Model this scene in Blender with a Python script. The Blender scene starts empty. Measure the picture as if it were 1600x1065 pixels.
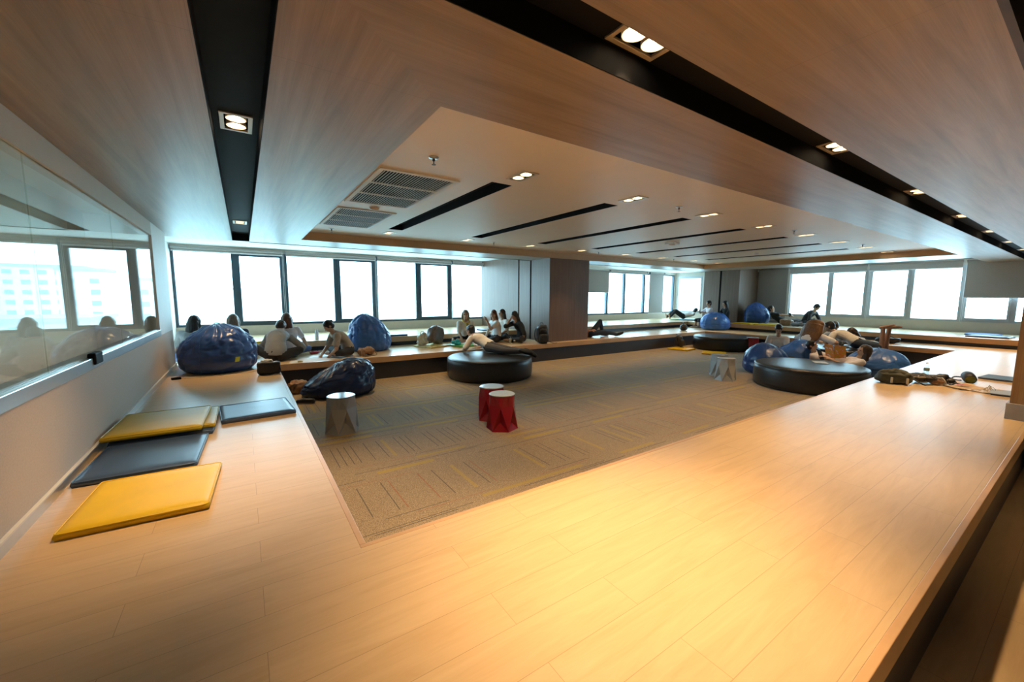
import bpy, bmesh, math, random
from mathutils import Vector, Matrix, Euler, noise
V = Vector
PI = math.pi
random.seed(7)
S = bpy.context.scene
C = S.collection

# ------------------------------------------------------------------ camera
yaw, pit, roll = math.radians(33.81), math.radians(-6.343), math.radians(0.235)
f_ = V((math.sin(yaw) * math.cos(pit), math.cos(yaw) * math.cos(pit), math.sin(pit)))
r_ = V((math.cos(yaw), -math.sin(yaw), 0))
u_ = r_.cross(f_)
r2 = r_ * math.cos(roll) + u_ * math.sin(roll)
u2 = -r_ * math.sin(roll) + u_ * math.cos(roll)
cam = bpy.data.cameras.new('camera')
cam.sensor_fit = 'HORIZONTAL'
cam.sensor_width = 36
cam.lens = 625 / 1600 * 36
cam.clip_start = 0.02
cam.clip_end = 2000
co = bpy.data.objects.new('camera', cam)
M = Matrix((r2, u2, -f_)).transposed().to_4x4()
M.translation = V((0, 0, 1.65))
co.matrix_world = M
C.objects.link(co)
S.camera = co

# ------------------------------------------------------------------ sky, exposure
w = bpy.data.worlds.new('overcast_sky')
S.world = w
w.use_nodes = True
bg = w.node_tree.nodes['Background']
bg.inputs['Color'].default_value = (0.50, 0.83, 1.0, 1)
bg.inputs['Strength'].default_value = 7.0
S.view_settings.view_transform = 'Standard'
S.view_settings.look = 'None'
S.view_settings.gamma = 1
S.view_settings.use_curve_mapping = False
S.view_settings.exposure = 0.78
LAMP_W = 62       # watts of one warm spot
WARM = (1.0, 0.68, 0.36)


def portal(loc, rot, sx, sy):
    l = bpy.data.lights.new('window_portal', 'AREA')
    l.shape = 'RECTANGLE'
    l.size = sx
    l.size_y = sy
    l.cycles.is_portal = True
    o = bpy.data.objects.new('window_portal', l)
    o.location = loc
    o.rotation_euler = rot
    C.objects.link(o)


portal((3.36, 12.02, 1.8), (-PI / 2, 0, 0), 9.4, 1.8)
portal((14.35, 12.02, 1.8), (-PI / 2, 0, 0), 5.9, 1.8)
portal((17.62, 3.55, 1.8), (PI / 2, 0, PI / 2), 6.8, 1.8)

# ------------------------------------------------------------------ node helper


class G:
    def __init__(s, name):
        s.m = bpy.data.materials.new(name)
        s.m.use_nodes = True
        s.t = s.m.node_tree
        s.b = s.t.nodes['Principled BSDF']

    def node(s, ty, **k):
        n = s.t.nodes.new(ty)
        for a, v in k.items():
            setattr(n, a, v)
        return n

    def put(s, sock, v):
        if hasattr(v, 'is_output') or isinstance(v, bpy.types.NodeSocket):
            s.t.links.new(v, sock)
        else:
            if isinstance(v, tuple) and len(v) == 3 and sock.type == 'RGBA':
                v = v + (1,)
            sock.default_value = v

    def math(s, op, a, b=0.0, c=0.0):
        n = s.node('ShaderNodeMath', operation=op)
        s.put(n.inputs[0], a)
        s.put(n.inputs[1], b)
        s.put(n.inputs[2], c)
        return n.outputs[0]

    def mix(s, f, a, b, mode='MIX'):
        n = s.node('ShaderNodeMix', data_type='RGBA', blend_type=mode)
        s.put(n.inputs[0], f)
        s.put(n.inputs[6], a)
        s.put(n.inputs[7], b)
        return n.outputs[2]

    def pos(s, scale=(1, 1, 1), rot=(0, 0, 0), obj=False):
        if obj:
            g = s.node('ShaderNodeTexCoord').outputs['Object']
        else:
            g = s.node('ShaderNodeNewGeometry').outputs['Position']
        n = s.node('ShaderNodeMapping')
        s.put(n.inputs[0], g)
        n.inputs['Scale'].default_value = scale
        n.inputs['Rotation'].default_value = rot
        return n.outputs[0]

    def sep(s, v):
        n = s.node('ShaderNodeSeparateXYZ')
        s.put(n.inputs[0], v)
        return n.outputs

    def comb(s, x, y, z=0.0):
        n = s.node('ShaderNodeCombineXYZ')
        s.put(n.inputs[0], x)
        s.put(n.inputs[1], y)
        s.put(n.inputs[2], z)
        return n.outputs[0]

    def noise(s, v, scale, detail=3.0, rough=0.5, dist=0.0):
        n = s.node('ShaderNodeTexNoise')
        s.put(n.inputs['Vector'], v)
        n.inputs['Scale'].default_value = scale
        n.inputs['Detail'].default_value = detail
        n.inputs['Roughness'].default_value = rough
        n.inputs['Distortion'].default_value = dist
        return n.outputs[0]

    def white(s, v):
        n = s.node('ShaderNodeTexWhiteNoise', noise_dimensions='3D')
        s.put(n.inputs['Vector'], v)
        return n.outputs[0]

    def ramp(s, f, stops):
        n = s.node('ShaderNodeValToRGB')
        s.put(n.inputs[0], f)
        e = n.color_ramp.elements
        while len(e) < len(stops):
            e.new(0.5)
        for q, (p, c) in zip(e, stops):
            q.position = p
            q.color = c + (1,) if len(c) == 3 else c
        return n.outputs[0]

    def bump(s, h, st=0.3, d=0.01):
        n = s.node('ShaderNodeBump')
        s.put(n.inputs['Height'], h)
        n.inputs['Strength'].default_value = st
        n.inputs['Distance'].default_value = d
        s.t.links.new(n.outputs[0], s.b.inputs['Normal'])

    def set(s, **k):
        for a, v in k.items():
            s.put(s.b.inputs[{'color': 'Base Color', 'rough': 'Roughness', 'metal': 'Metallic', 'spec': 'Specular IOR Level',
                              'coat': 'Coat Weight', 'coatr': 'Coat Roughness', 'ior': 'IOR', 'trans': 'Transmission Weight', 'alpha': 'Alpha',
                              'sheen': 'Sheen Weight'}[a]], v)
        return s.m


_mats = {}


def mat(name, color, rough=0.6, var=0.12, scale=8.0, metal=0.0, bump=0.0, bs=60.0, spec=0.5, coat=0.0, sheen=0.0):
    if name in _mats:
        return _mats[name]
    g = G(name)
    n = g.noise(g.pos(obj=True), scale, 4.0, 0.6)
    c0 = tuple(min(1, c * (1 - var)) for c in color)
    c1 = tuple(min(1, c * (1 + var)) for c in color)
    g.set(color=g.ramp(n, [(0.3, c0), (0.7, c1)]), rough=rough, metal=metal, spec=spec, coat=coat, sheen=sheen)
    if bump:
        g.bump(g.noise(g.pos(obj=True), bs, 4.0, 0.6), bump, 0.004)
    _mats[name] = g.m
    return g.m


def wood_floor():
    g = G('oak_plank_floor')
    p = g.pos()
    n = g.node('ShaderNodeTexBrick')
    g.put(n.inputs['Vector'], p)
    n.inputs['Scale'].default_value = 1
    n.inputs['Brick Width'].default_value = 1.22
    n.inputs['Row Height'].default_value = 0.185
    n.inputs['Mortar Size'].default_value = 0.0012
    n.inputs['Mortar Smooth'].default_value = 0.2
    n.offset = 0.37
    n.inputs['Color1'].default_value = (0.0, 0, 0, 1)
    n.inputs['Color2'].default_value = (1, 1, 1, 1)
    n.inputs['Mortar'].default_value = (0.5, 0.5, 0.5, 1)
    tone = n.outputs['Color']
    line = n.outputs['Fac']
    off = g.math('MULTIPLY', tone, 7.0)
    x, y, z = g.sep(p)
    v = g.comb(g.math('MULTIPLY', x, 0.8), g.math('ADD', g.math('MULTIPLY', y, 7.0), off), off)
    gr = g.noise(v, 2.2, 5.0, 0.6, 1.3)
    fine = g.noise(g.comb(g.math('MULTIPLY', x, 3.0), g.math('MULTIPLY', y, 90.0), off), 1.6, 3.0, 0.6)
    col = g.ramp(gr, [(0.25, (0.60, 0.41, 0.215)), (0.5, (0.67, 0.475, 0.265)), (0.75, (0.72, 0.525, 0.305))])
    col = g.mix(g.math('MULTIPLY', tone, 0.10), col, (0.66, 0.47, 0.30))
    col = g.mix(g.math('MULTIPLY', fine, 0.16), col, (0.44, 0.28, 0.14))
    col = g.mix(g.math('MULTIPLY', line, 0.55), col, (0.24, 0.14, 0.07))
    rr = g.math('ADD', g.math('MULTIPLY', gr, 0.10), 0.27)
    g.set(color=col, rough=rr, spec=0.45)
    g.bump(g.math('SUBTRACT', g.math('MULTIPLY', fine, 0.15), line), 0.08, 0.002)
    return g.m


def wood_lam(name, along, tones, rough=0.33, fx=0.35, fy=7.0, spec=0.45):
    """laminate with the grain running along one axis: 'x', 'y' or 'z'"""
    g = G(name)
    x, y, z = g.sep(g.pos())
    if along == 'x':
        a, b, c = x, y, z
    elif along == 'y':
        a, b, c = y, x, z
    else:
        a, b, c = z, g.math('ADD', x, y), g.math('SUBTRACT', x, y)
    v = g.comb(g.math('MULTIPLY', a, fx), g.math('MULTIPLY', b, fy), g.math('MULTIPLY', c, 0.6 * fy if along == 'z' else 1.0))
    n1 = g.noise(v, 2.0, 6.0, 0.65, 0.5)
    v2 = g.comb(g.math('MULTIPLY', a, fx * 4), g.math('MULTIPLY', b, fy * 9), 0.0)
    n2 = g.noise(v2, 1.7, 3.0, 0.6)
    col = g.ramp(n1, [(0.3, tones[0]), (0.52, tones[1]), (0.75, tones[2])])
    n3 = g.noise(g.comb(g.math('MULTIPLY', a, fx * 2.2), g.math('MULTIPLY', b, fy * 22), 1.0), 1.9, 3.0, 0.6)
    fl = g.ramp(n3, [(.40, (0, 0, 0)), (.62, (1, 1, 1))])
    col = g.mix(g.math('MULTIPLY', n2, 0.3), col, tones[0])
    col = g.mix(g.math('MULTIPLY', g.sep(fl)[0], 0.22), col, tuple(q * .6 for q in tones[0]))
    # panel joints
    ja = g.math('LESS_THAN', g.math('FRACT', g.math('DIVIDE', g.math('ADD', a, 0.35), 2.4)), 0.0012)
    jb = g.math('LESS_THAN', g.math('FRACT', g.math('DIVIDE', g.math('ADD', b, 0.11), 1.21)), 0.0018)
    j = g.math('MAXIMUM', ja, jb) if along != 'z' else 0.0
    if along != 'z':
        col = g.mix(g.math('MULTIPLY', j, 0.5), col, (0.10, 0.06, 0.04))
    g.set(color=col, rough=rough, spec=spec)
    return g.m


def carpet_mat():
    g = G('striped_loop_carpet')
    p = g.pos()
    x, y, z = g.sep(p)
    sp = g.noise(p, 140.0, 2.0, 0.7)
    sp2 = g.noise(p, 420.0, 1.0, 0.5)
    base = g.ramp(sp, [(0.36, (0.15, 0.095, 0.045)), (0.5, (0.37, 0.265, 0.145)), (0.64, (0.64, 0.49, 0.30))])
    base = g.mix(g.math('MULTIPLY', sp2, 0.35), base, (0.36, 0.30, 0.22))
    T = 1.07
    yy = g.math('DIVIDE', g.math('SUBTRACT', y, 2.92), T)
    row = g.math('FLOOR', yy)
    v = g.math('FRACT', yy)
    # vertical ticks in the first half of each row
    inv = g.math('LESS_THAN', v, 0.505)
    cw = 0.068
    xs = g.math('DIVIDE', g.math('ADD', x, g.math('MULTIPLY', row, 0.37)), cw)
    cell = g.math('FLOOR', xs)
    fr = g.math('FRACT', xs)
    rnd = g.white(g.comb(cell, row, 3.0))
    col = base

    def layer(col, mask, c, k):
        return g.mix(g.math('MULTIPLY', mask, k), col, c)
    thin = g.math('LESS_THAN', g.math('ABSOLUTE', g.math('SUBTRACT', fr, 0.5)), 0.06)
    wide = g.math('LESS_THAN', g.math('ABSOLUTE', g.math('SUBTRACT', fr, 0.5)), 0.27)
    m_d = g.math('MULTIPLY', g.math('MULTIPLY', inv, thin), g.math('LESS_THAN', rnd, 0.36))
    m_y = g.math('MULTIPLY', g.math('MULTIPLY', inv, wide), g.math('GREATER_THAN', rnd, 0.91))
    m_r = g.math('MULTIPLY', g.math('MULTIPLY', inv, thin), g.math('MULTIPLY', g.math('GREATER_THAN', rnd, 0.74), g.math('LESS_THAN', rnd, 0.84)))
    col = layer(col, m_y, (0.55, 0.38, 0.07), 0.55)
    col = layer(col, m_r, (0.40, 0.10, 0.04), 0.7)
    col = layer(col, m_d, (0.05, 0.05, 0.05), 0.72)
    # bands running along x in the second half
    for k, (v0, hw, L, c, th, st) in enumerate([
            (0.555, 0.0035, 0.62, (0.42, 0.13, 0.05), 0.45, 0.6), (0.70, 0.027, 0.56, (0.52, 0.36, 0.05), 0.50, 0.7),
            (0.63, 0.004, 0.58, (0.06, 0.06, 0.06), 0.5, 0.8), (0.775, 0.004, 0.64, (0.06, 0.06, 0.06), 0.55, 0.8),
            (0.80, 0.004, 0.5, (0.06, 0.06, 0.06), 0.5, 0.7), (0.85, 0.022, 0.56, (0.50, 0.35, 0.06), 0.38, 0.62),
            (0.90, 0.0035, 0.6, (0.42, 0.13, 0.05), 0.55, 0.6), (0.93, 0.004, 0.52, (0.07, 0.07, 0.07), 0.4, 0.75)]):
        seg = g.math('FLOOR', g.math('DIVIDE', g.math('ADD', x, g.math('ADD', g.math('MULTIPLY', row, 0.23 + 0.1 * k), 0.17 * k)), L))
        r = g.white(g.comb(seg, row, float(k) + 11.0))
        mk = g.math('MULTIPLY', g.math('LESS_THAN', g.math('ABSOLUTE', g.math('SUBTRACT', v, v0)), hw), g.math('LESS_THAN', r, th))
        col = layer(col, mk, c, st)
    g.set(color=col, rough=0.85, spec=0.25, sheen=0.15)
    g.bump(sp, 0.55, 0.004)
    return g.m


def glassmat(name, ior=1.45, tint=(1, 1, 1), base=0.04, boost=1.0, rough=0.0):
    """thin pane: a clear sheet with a Fresnel reflection"""
    g = G(name)
    t = g.t
    t.nodes.remove(g.b)
    tr = g.node('ShaderNodeBsdfTransparent')
    tr.inputs[0].default_value = tint + (1,)
    gl = g.node('ShaderNodeBsdfGlossy')
    gl.inputs['Roughness'].default_value = rough
    geo = g.node('ShaderNodeNewGeometry')
    dt = g.node('ShaderNodeVectorMath', operation='DOT_PRODUCT')
    g.put(dt.inputs[0], geo.outputs['Normal'])
    g.put(dt.inputs[1], geo.outputs['Incoming'])
    c_ = g.math('SUBTRACT', 1.0, g.math('ABSOLUTE', dt.outputs['Value']))
    f0 = ((ior - 1) / (ior + 1)) ** 2
    f = g.math('ADD', f0, g.math('MULTIPLY', g.math('POWER', c_, 5.0), 1 - f0))
    f = g.math('MINIMUM', g.math('ADD', g.math('MULTIPLY', f, boost), base), 0.97)
    mx = g.node('ShaderNodeMixShader')
    g.put(mx.inputs[0], f)
    t.links.new(tr.outputs[0], mx.inputs[1])
    t.links.new(gl.outputs[0], mx.inputs[2])
    t.links.new(mx.outputs[0], t.nodes['Material Output'].inputs[0])
    return g.m


def emit(name, color, strength):
    g = G(name)
    g.put(g.b.inputs['Emission Color'], color)
    g.b.inputs['Emission Strength'].default_value = strength
    g.set(color=color)
    return g.m


OAK = wood_floor()
EDGE = mat('oak_edge_band', (0.60, 0.37, 0.19), 0.35, 0.10, 3)
LIGHT_EDGE = mat('pale_joint_strip', (0.62, 0.46, 0.30), 0.3, 0.05)
CEIL_T = ((0.215, 0.135, 0.075), (0.32, 0.210, 0.125), (0.40, 0.275, 0.170))
CEIL_X = wood_lam('ceiling_laminate_across', 'x', CEIL_T, 0.38, spec=0.8)
CEIL_Y = wood_lam('ceiling_laminate_lengthwise', 'y', CEIL_T, 0.38, spec=0.8)
COLW = wood_lam('dark_striped_veneer', 'z', ((0.12, 0.072, 0.05), (0.20, 0.125, 0.088), (0.27, 0.18, 0.13)), 0.42, 0.4, 34.0)
COLW2 = wood_lam('warm_oak_veneer', 'z', ((0.26, 0.14, 0.06), (0.36, 0.20, 0.09), (0.45, 0.27, 0.13)), 0.42, 0.5, 18.0)
CARPET = carpet_mat()
RISER = mat('navy_riser_laminate', (0.030, 0.034, 0.048), 0.35, 0.1, 3)
BLACK = mat('matt_black_paint', (0.010, 0.010, 0.011), 0.65, 0.1, spec=0.08)
WHITEP = mat('white_wall_paint', (0.76, 0.75, 0.72), 0.6, 0.02)
CREAM = mat('cream_wall_paint', (0.62, 0.56, 0.48), 0.6, 0.03)
CEILP = mat('beige_ceiling_paint', (0.74, 0.62, 0.49), 0.5, 0.02, 2)
BANDP = mat('tan_ceiling_edge', (0.58, 0.40, 0.23), 0.5, 0.03)
GREYW = mat('grey_wall_paint', (0.36, 0.35, 0.34), 0.7, 0.03)
FABRIC = mat('woven_wall_fabric', (0.55, 0.47, 0.41), 0.9, 0.08, 90, bump=0.3, bs=300)
ALU = mat('brushed_aluminium', (0.62, 0.64, 0.66), 0.28, 0.04, 3, metal=0.85)
ALUL = mat('silver_window_frame', (0.50, 0.52, 0.54), 0.4, 0.04, 3, metal=0.2)
DKFRAME = mat('dark_window_frame', (0.050, 0.085, 0.115), 0.35, 0.08, 3)
BLIND = mat('grey_roller_fabric', (0.40, 0.385, 0.37), 0.8, 0.05, 40)
WGLASS = glassmat('window_glass', 1.45, (0.97, 0.99, 1.0), 0.0, 1.0)
PGLASS = glassmat('partition_glass', 1.6, (0.93, 0.95, 0.91), 0.02, 0.75)
BULB = emit('warm_lamp_face', (1.0, 0.84, 0.60), 14.0)
LEATHER = mat('black_leatherette', (0.022, 0.022, 0.024), 0.32, 0.15, 30, bump=0.25, bs=260, spec=0.5)
VINYL_B = mat('blue_vinyl', (0.025, 0.075, 0.27), 0.30, 0.15, 4, bump=0.12, bs=180, spec=0.5)
VINYL_B2 = mat('bright_blue_vinyl', (0.04, 0.14, 0.46), 0.30, 0.15, 4, bump=0.12, bs=180, spec=0.5)
VINYL_N = mat('navy_vinyl', (0.018, 0.042, 0.135), 0.30, 0.15, 4, bump=0.12, bs=180, spec=0.5)
MAT_Y = mat('yellow_vinyl', (0.80, 0.52, 0.010), 0.42, 0.06, 4, bump=0.1, bs=220, spec=0.35)
MAT_YO = mat('olive_yellow_vinyl', (0.58, 0.41, 0.02), 0.42, 0.06, 4, bump=0.1, bs=220, spec=0.35)
MAT_B = mat('slate_blue_vinyl', (0.045, 0.085, 0.18), 0.34, 0.08, 4, bump=0.1, bs=220)
MAT_G = mat('green_vinyl', (0.10, 0.42, 0.08), 0.4, 0.06, 4)

# ------------------------------------------------------------------ mesh helpers


def new():
    return bmesh.new()


def obj(name, bm, m, parent=None, smooth=False, loc=None, rotz=None, bevel=0.0, recalc=True):
    me = bpy.data.meshes.new(name)
    if recalc:
        bmesh.ops.recalc_face_normals(bm, faces=bm.faces)
    bm.to_mesh(me)
    bm.free()
    for q in (m if isinstance(m, (list, tuple)) else [m]):
        me.materials.append(q)
    if smooth:
        for p in me.polygons:
            p.use_smooth = True
    o = bpy.data.objects.new(name, me)
    C.objects.link(o)
    if parent:
        o.parent = parent
    if loc is not None:
        o.location = loc
    if rotz is not None:
        o.rotation_euler[2] = rotz
    if bevel:
        b = o.modifiers.new('bevel', 'BEVEL')
        b.width = bevel
        b.segments = 2
        b.limit_method = 'ANGLE'
    return o


def tag(o, label, cat, group=None, kind=None):
    o['label'] = label
    o['category'] = cat
    if group:
        o['group'] = group
    if kind:
        o['kind'] = kind
    return o


def struct(name, bm, m, **k):
    o = obj(name, bm, m, **k)
    if not k.get('parent'):
        o['kind'] = 'structure'
    return o


def thing(name, label, cat, loc=(0, 0, 0), rotz=0.0, group=None):
    o = bpy.data.objects.new(name, None)
    o.empty_display_size = 0.1
    C.objects.link(o)
    o.location = loc
    o.rotation_euler = (0, 0, rotz)
    return tag(o, label, cat, group)


def dup(root, loc, rotz=0.0, label=None):
    r = root.copy()
    C.objects.link(r)
    r.location = loc
    r.rotation_euler = (0, 0, rotz)
    if label:
        r['label'] = label
    for ch in list(root.children):
        c = ch.copy()
        C.objects.link(c)
        c.parent = r
        for gch in list(ch.children):
            d = gch.copy()
            C.objects.link(d)
            d.parent = c
    return r


def box(bm, x0, x1, y0, y1, z0, z1, mi=0):
    vs = [bm.verts.new(p) for p in ((x0, y0, z0), (x1, y0, z0), (x1, y1, z0), (x0, y1, z0), (x0, y0, z1), (x1, y0, z1), (x1, y1, z1), (x0, y1, z1))]
    for f in ((0, 3, 2, 1), (4, 5, 6, 7), (0, 1, 5, 4), (1, 2, 6, 5), (2, 3, 7, 6), (3, 0, 4, 7)):
        fc = bm.faces.new([vs[i] for i in f])
        fc.material_index = mi
    return vs


def bx(*a):
    bm = new()
    box(bm, *a)
    return bm


def holes(bm, x0, x1, y0, y1, z0, z1, hs, perm=None):
    """slab with rectangular holes, split in cells; perm maps (u,v,w) to xyz"""
    xs = sorted(set([x0, x1] + [min(max(h[i], x0), x1) for h in hs for i in (0, 1)]))
    ys = sorted(set([y0, y1] + [min(max(h[i], y0), y1) for h in hs for i in (2, 3)]))
    solid = {}
    for i in range(len(xs) - 1):
        for j in range(len(ys) - 1):
            cx, cy = (xs[i] + xs[i + 1]) / 2, (ys[j] + ys[j + 1]) / 2
            solid[i, j] = not any(h[0] < cx < h[1] and h[2] < cy < h[3] for h in hs)
    P = perm or (lambda a, b, c: (a, b, c))

    def q(*pts):
        bm.faces.new([bm.verts.new(P(*p)) for p in pts])
    for (i, j), s in solid.items():
        if not s:
            continue
        a, b, c, d = xs[i], xs[i + 1], ys[j], ys[j + 1]
        q((a, c, z0), (b, c, z0), (b, d, z0), (a, d, z0))
        q((a, c, z1), (b, c, z1), (b, d, z1), (a, d, z1))
        if not solid.get((i - 1, j)):
            q((a, c, z0), (a, d, z0), (a, d, z1), (a, c, z1))
        if not solid.get((i + 1, j)):
            q((b, c, z0), (b, d, z0), (b, d, z1), (b, c, z1))
        if not solid.get((i, j - 1)):
            q((a, c, z0), (b, c, z0), (b, c, z1), (a, c, z1))
        if not solid.get((i, j + 1)):
            q((a, d, z0), (b, d, z0), (b, d, z1), (a, d, z1))
    bmesh.ops.remove_doubles(bm, verts=bm.verts, dist=1e-5)
    return bm


def prism(bm, pts, z0, z1):
    lo = [bm.verts.new((p[0], p[1], z0)) for p in pts]
    hi = [bm.verts.new((p[0], p[1], z1)) for p in pts]
    n = len(pts)
    bm.faces.new(lo[::-1])
    bm.faces.new(hi)
    for i in range(n):
        bm.faces.new((lo[i], lo[(i + 1) % n], hi[(i + 1) % n], hi[i]))
    return bm


def frame_of(d):
    d = d.normalized()
    a = V((0, 0, 1)) if abs(d.z) < 0.9 else V((1, 0, 0))
    u = d.cross(a).normalized()
    return u, d.cross(u).normalized()


def capsule(bm, p0, p1, r0, r1, n=10, k=3):
    p0, p1 = V(p0), V(p1)
    d = (p1 - p0)
    if d.length < 1e-5:
        d = V((0, 0, 1e-4))
    dn = d.normalized()
    u, v = frame_of(d)
    rings = []
    for i in range(k + 1):
        a = -PI / 2 + (PI / 2) * i / k
        rings.append((p0 + dn * (r0 * math.sin(a)), r0 * math.cos(a)))
    for i in range(k + 1):
        a = (PI / 2) * i / k
        rings.append((p1 + dn * (r1 * math.sin(a)), r1 * math.cos(a)))
    loft(bm, [(c, max(r, 1e-4), max(r, 1e-4)) for c, r in rings], u, v, n)


def loft(bm, rings, u, v, n=12):
    """rings: (centre, ru, rv)"""
    prev = None
    first = last = None
    for c, a, b in rings:
        ring = [bm.verts.new(c + u * (a * math.cos(2 * PI * i / n)) + v * (b * math.sin(2 * PI * i / n))) for i in range(n)]
        if prev:
            for i in range(n):
                bm.faces.new((prev[i], prev[(i + 1) % n], ring[(i + 1) % n], ring[i]))
        else:
            first = ring
        prev = ring
    bm.faces.new(first[::-1])
    bm.faces.new(prev)


def ellipsoid(bm, c, rad, R=None, n=14):
    c = V(c)
    m = Matrix.Translation(c) @ (R.to_4x4() if R else Matrix.Identity(4)) @ Matrix.Diagonal((rad[0], rad[1], rad[2], 1))
    bmesh.ops.create_uvsphere(bm, u_segments=n, v_segments=max(6, n * 2 // 3), radius=1, matrix=m)


def tube(bm, pts, r, n=8, closed=False):
    pts = [V(p) for p in pts]
    N = len(pts)
    rings = []
    up = None
    for i, p in enumerate(pts):
        a = pts[(i - 1) % N] if (closed or i) else p
        b = pts[(i + 1) % N] if (closed or i < N - 1) else p
        d = (b - a)
        if d.length < 1e-7:
            d = V((0, 0, 1))
        d.normalize()
        if up is None:
            up, _ = frame_of(d)
        up = (up - d * up.dot(d)).normalized()
        w_ = d.cross(up)
        rings.append([bm.verts.new(p + (up * math.cos(2 * PI * k / n) + w_ * math.sin(2 * PI * k / n)) * r) for k in range(n)])
    for i in range(N if closed else N - 1):
        A, B = rings[i], rings[(i + 1) % N]
        for k in range(n):
            bm.faces.new((A[k], A[(k + 1) % n], B[(k + 1) % n], B[k]))
    if not closed:
        bm.faces.new(rings[0][::-1])
        bm.faces.new(rings[-1])
    return bm


def spline(pts, n=8):
    pts = [V(p) for p in pts]
    out = []
    for i in range(len(pts) - 1):
        p0 = pts[max(i - 1, 0)]
        p1, p2 = pts[i], pts[i + 1]
        p3 = pts[min(i + 2, len(pts) - 1)]
        for k in range(n):
            t = k / n
            out.append(0.5 * ((2 * p1) + (p2 - p0) * t + (2 * p0 - 5 * p1 + 4 * p2 - p3) * t * t + (3 * p1 - p0 - 3 * p2 + p3) * t ** 3))
    out.append(pts[-1])
    return out


def lathe(bm, prof, n=32, mi=0):
    prev = None
    for r, z in prof:
        if r < 1e-5:
            ring = [bm.verts.new((0, 0, z))]
        else:
            ring = [bm.verts.new((r * math.cos(2 * PI * i / n), r * math.sin(2 * PI * i / n), z)) for i in range(n)]
        if prev:
            for i in range(n):
                a = prev[i % len(prev)]
                b = prev[(i + 1) % len(prev)]
                c = ring[(i + 1) % len(ring)]
                d = ring[i % len(ring)]
                q = []
                for e in (a, b, c, d):
                    if e not in q:
                        q.append(e)
                if len(q) > 2:
                    f = bm.faces.new(q)
                    f.material_index = mi
        prev = ring
    return bm


def softbox(bm, sx, sy, sz, e=4.0, wr=0.0, ws=6.0, n=28, seed=0.0, taper=0.0, sag=0.0):
    """superellipsoid pillow, base at z=0, with wrinkles"""
    nv = n
    nu = n * 2
    grid = []
    for j in range(nv + 1):
        ph = -PI / 2 + PI * j / nv
        row = []
        for i in range(nu):
            th = 2 * PI * i / nu
            def sp(v_, ex): return math.copysign(abs(v_) ** (2 / ex), v_)
            cx = sp(math.cos(ph), e) * sp(math.cos(th), e)
            cy = sp(math.cos(ph), e) * sp(math.sin(th), e)
            cz = sp(math.sin(ph), e)
            k = 1 - taper * (cz * 0.5 + 0.5)
            p = V((cx * sx / 2 * k, cy * sy / 2 * k, (cz + 1) * sz / 2))
            if wr:
                nn = noise.noise(V((p.x * ws + seed, p.y * ws - seed, p.z * ws * 1.3 + 3 * seed)))
                n2 = abs(noise.noise(V((p.x * ws * 2 + seed, p.y * ws * 2, p.z * ws * 2 - seed))))
                dirv = V((cx, cy, cz)).normalized()
                p += dirv * wr * (nn - n2)
            if sag:
                p.z *= 1 - sag * (abs(cx) ** 2)
            p.z = max(p.z, 0.001)
            row.append(p)
        grid.append(row)
    vs = [[bm.verts.new(p) for p in row] for row in grid[1:-1]]
    b0 = bm.verts.new(grid[0][0])
    t0 = bm.verts.new(grid[-1][0])
    for j in range(len(vs) - 1):
        for i in range(nu):
            bm.faces.new((vs[j][i], vs[j][(i + 1) % nu], vs[j + 1][(i + 1) % nu], vs[j + 1][i]))
    for i in range(nu):
        bm.faces.new((b0, vs[0][(i + 1) % nu], vs[0][i]))
        bm.faces.new((t0, vs[-1][i], vs[-1][(i + 1) % nu]))
    return bm


# ------------------------------------------------------------------ the room
P = 0.45          # raised platform
B = 0.67          # window bench
XW, YW = 17.4, 11.8
ZC, ZR, ZP = 2.65, 2.80, 2.80     # soffit, recessed ceiling, pocket by the windows

struct('floor', bx(-3.2, XW + .3, -6.0, YW + .3, -0.2, 0.0), OAK)
tag(obj('carpet', bx(0.46, 13.66, 1.95, 8.0, 0.0, 0.006), CARPET), 'tan speckled carpet with short yellow, red and black stripes, down in the pit', 'carpet')

# raised platform: a ring around the pit
pf = thing('raised_platform', 'wide oak platform running round all four sides of the sunken carpet', 'platform', (0, 0, 0))
PX0, PX1, PY0, PY1 = 0.43, 13.62, 1.92, 7.97
obj('deck', holes(new(), -1.0, 15.6, 0.344, 10.2, P - 0.11, P, [(PX0 - .03, PX1 + .03, PY0 - .03, PY1 + .03)]), OAK, pf)
for nm, a in (('edge_board', (PX0 - .03, PX1 + .03, PY0 - .03, PY0)), ('edge_board', (PX0 - .03, PX1 + .03, PY1, PY1 + .03)),
              ('edge_board', (PX0 - .03, PX0, PY0, PY1)), ('edge_board', (PX1, PX1 + .03, PY0, PY1)), ('edge_board', (-1.0, 15.6, 0.314, 0.344))):
    obj(nm, bx(a[0], a[1], a[2], a[3], P - 0.112, P + 0.001), EDGE, pf, bevel=0.003)
for a in ((PX0 - .10, PX1 + .10, PY0 - .10, PY0 - .06), (PX0 - .10, PX1 + .10, PY1 + .02, PY1 + .06),
          (PX0 - .10, PX0 - .06, PY0 - .06, PY1 + .06), (PX1 + .06, PX1 + .10, PY0 - .06, PY1 + .06), (-1.0, 15.6, 0.335, 0.375)):
    obj('riser', bx(a[0], a[1], a[2], a[3], 0, P - 0.11), RISER, pf)

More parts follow.
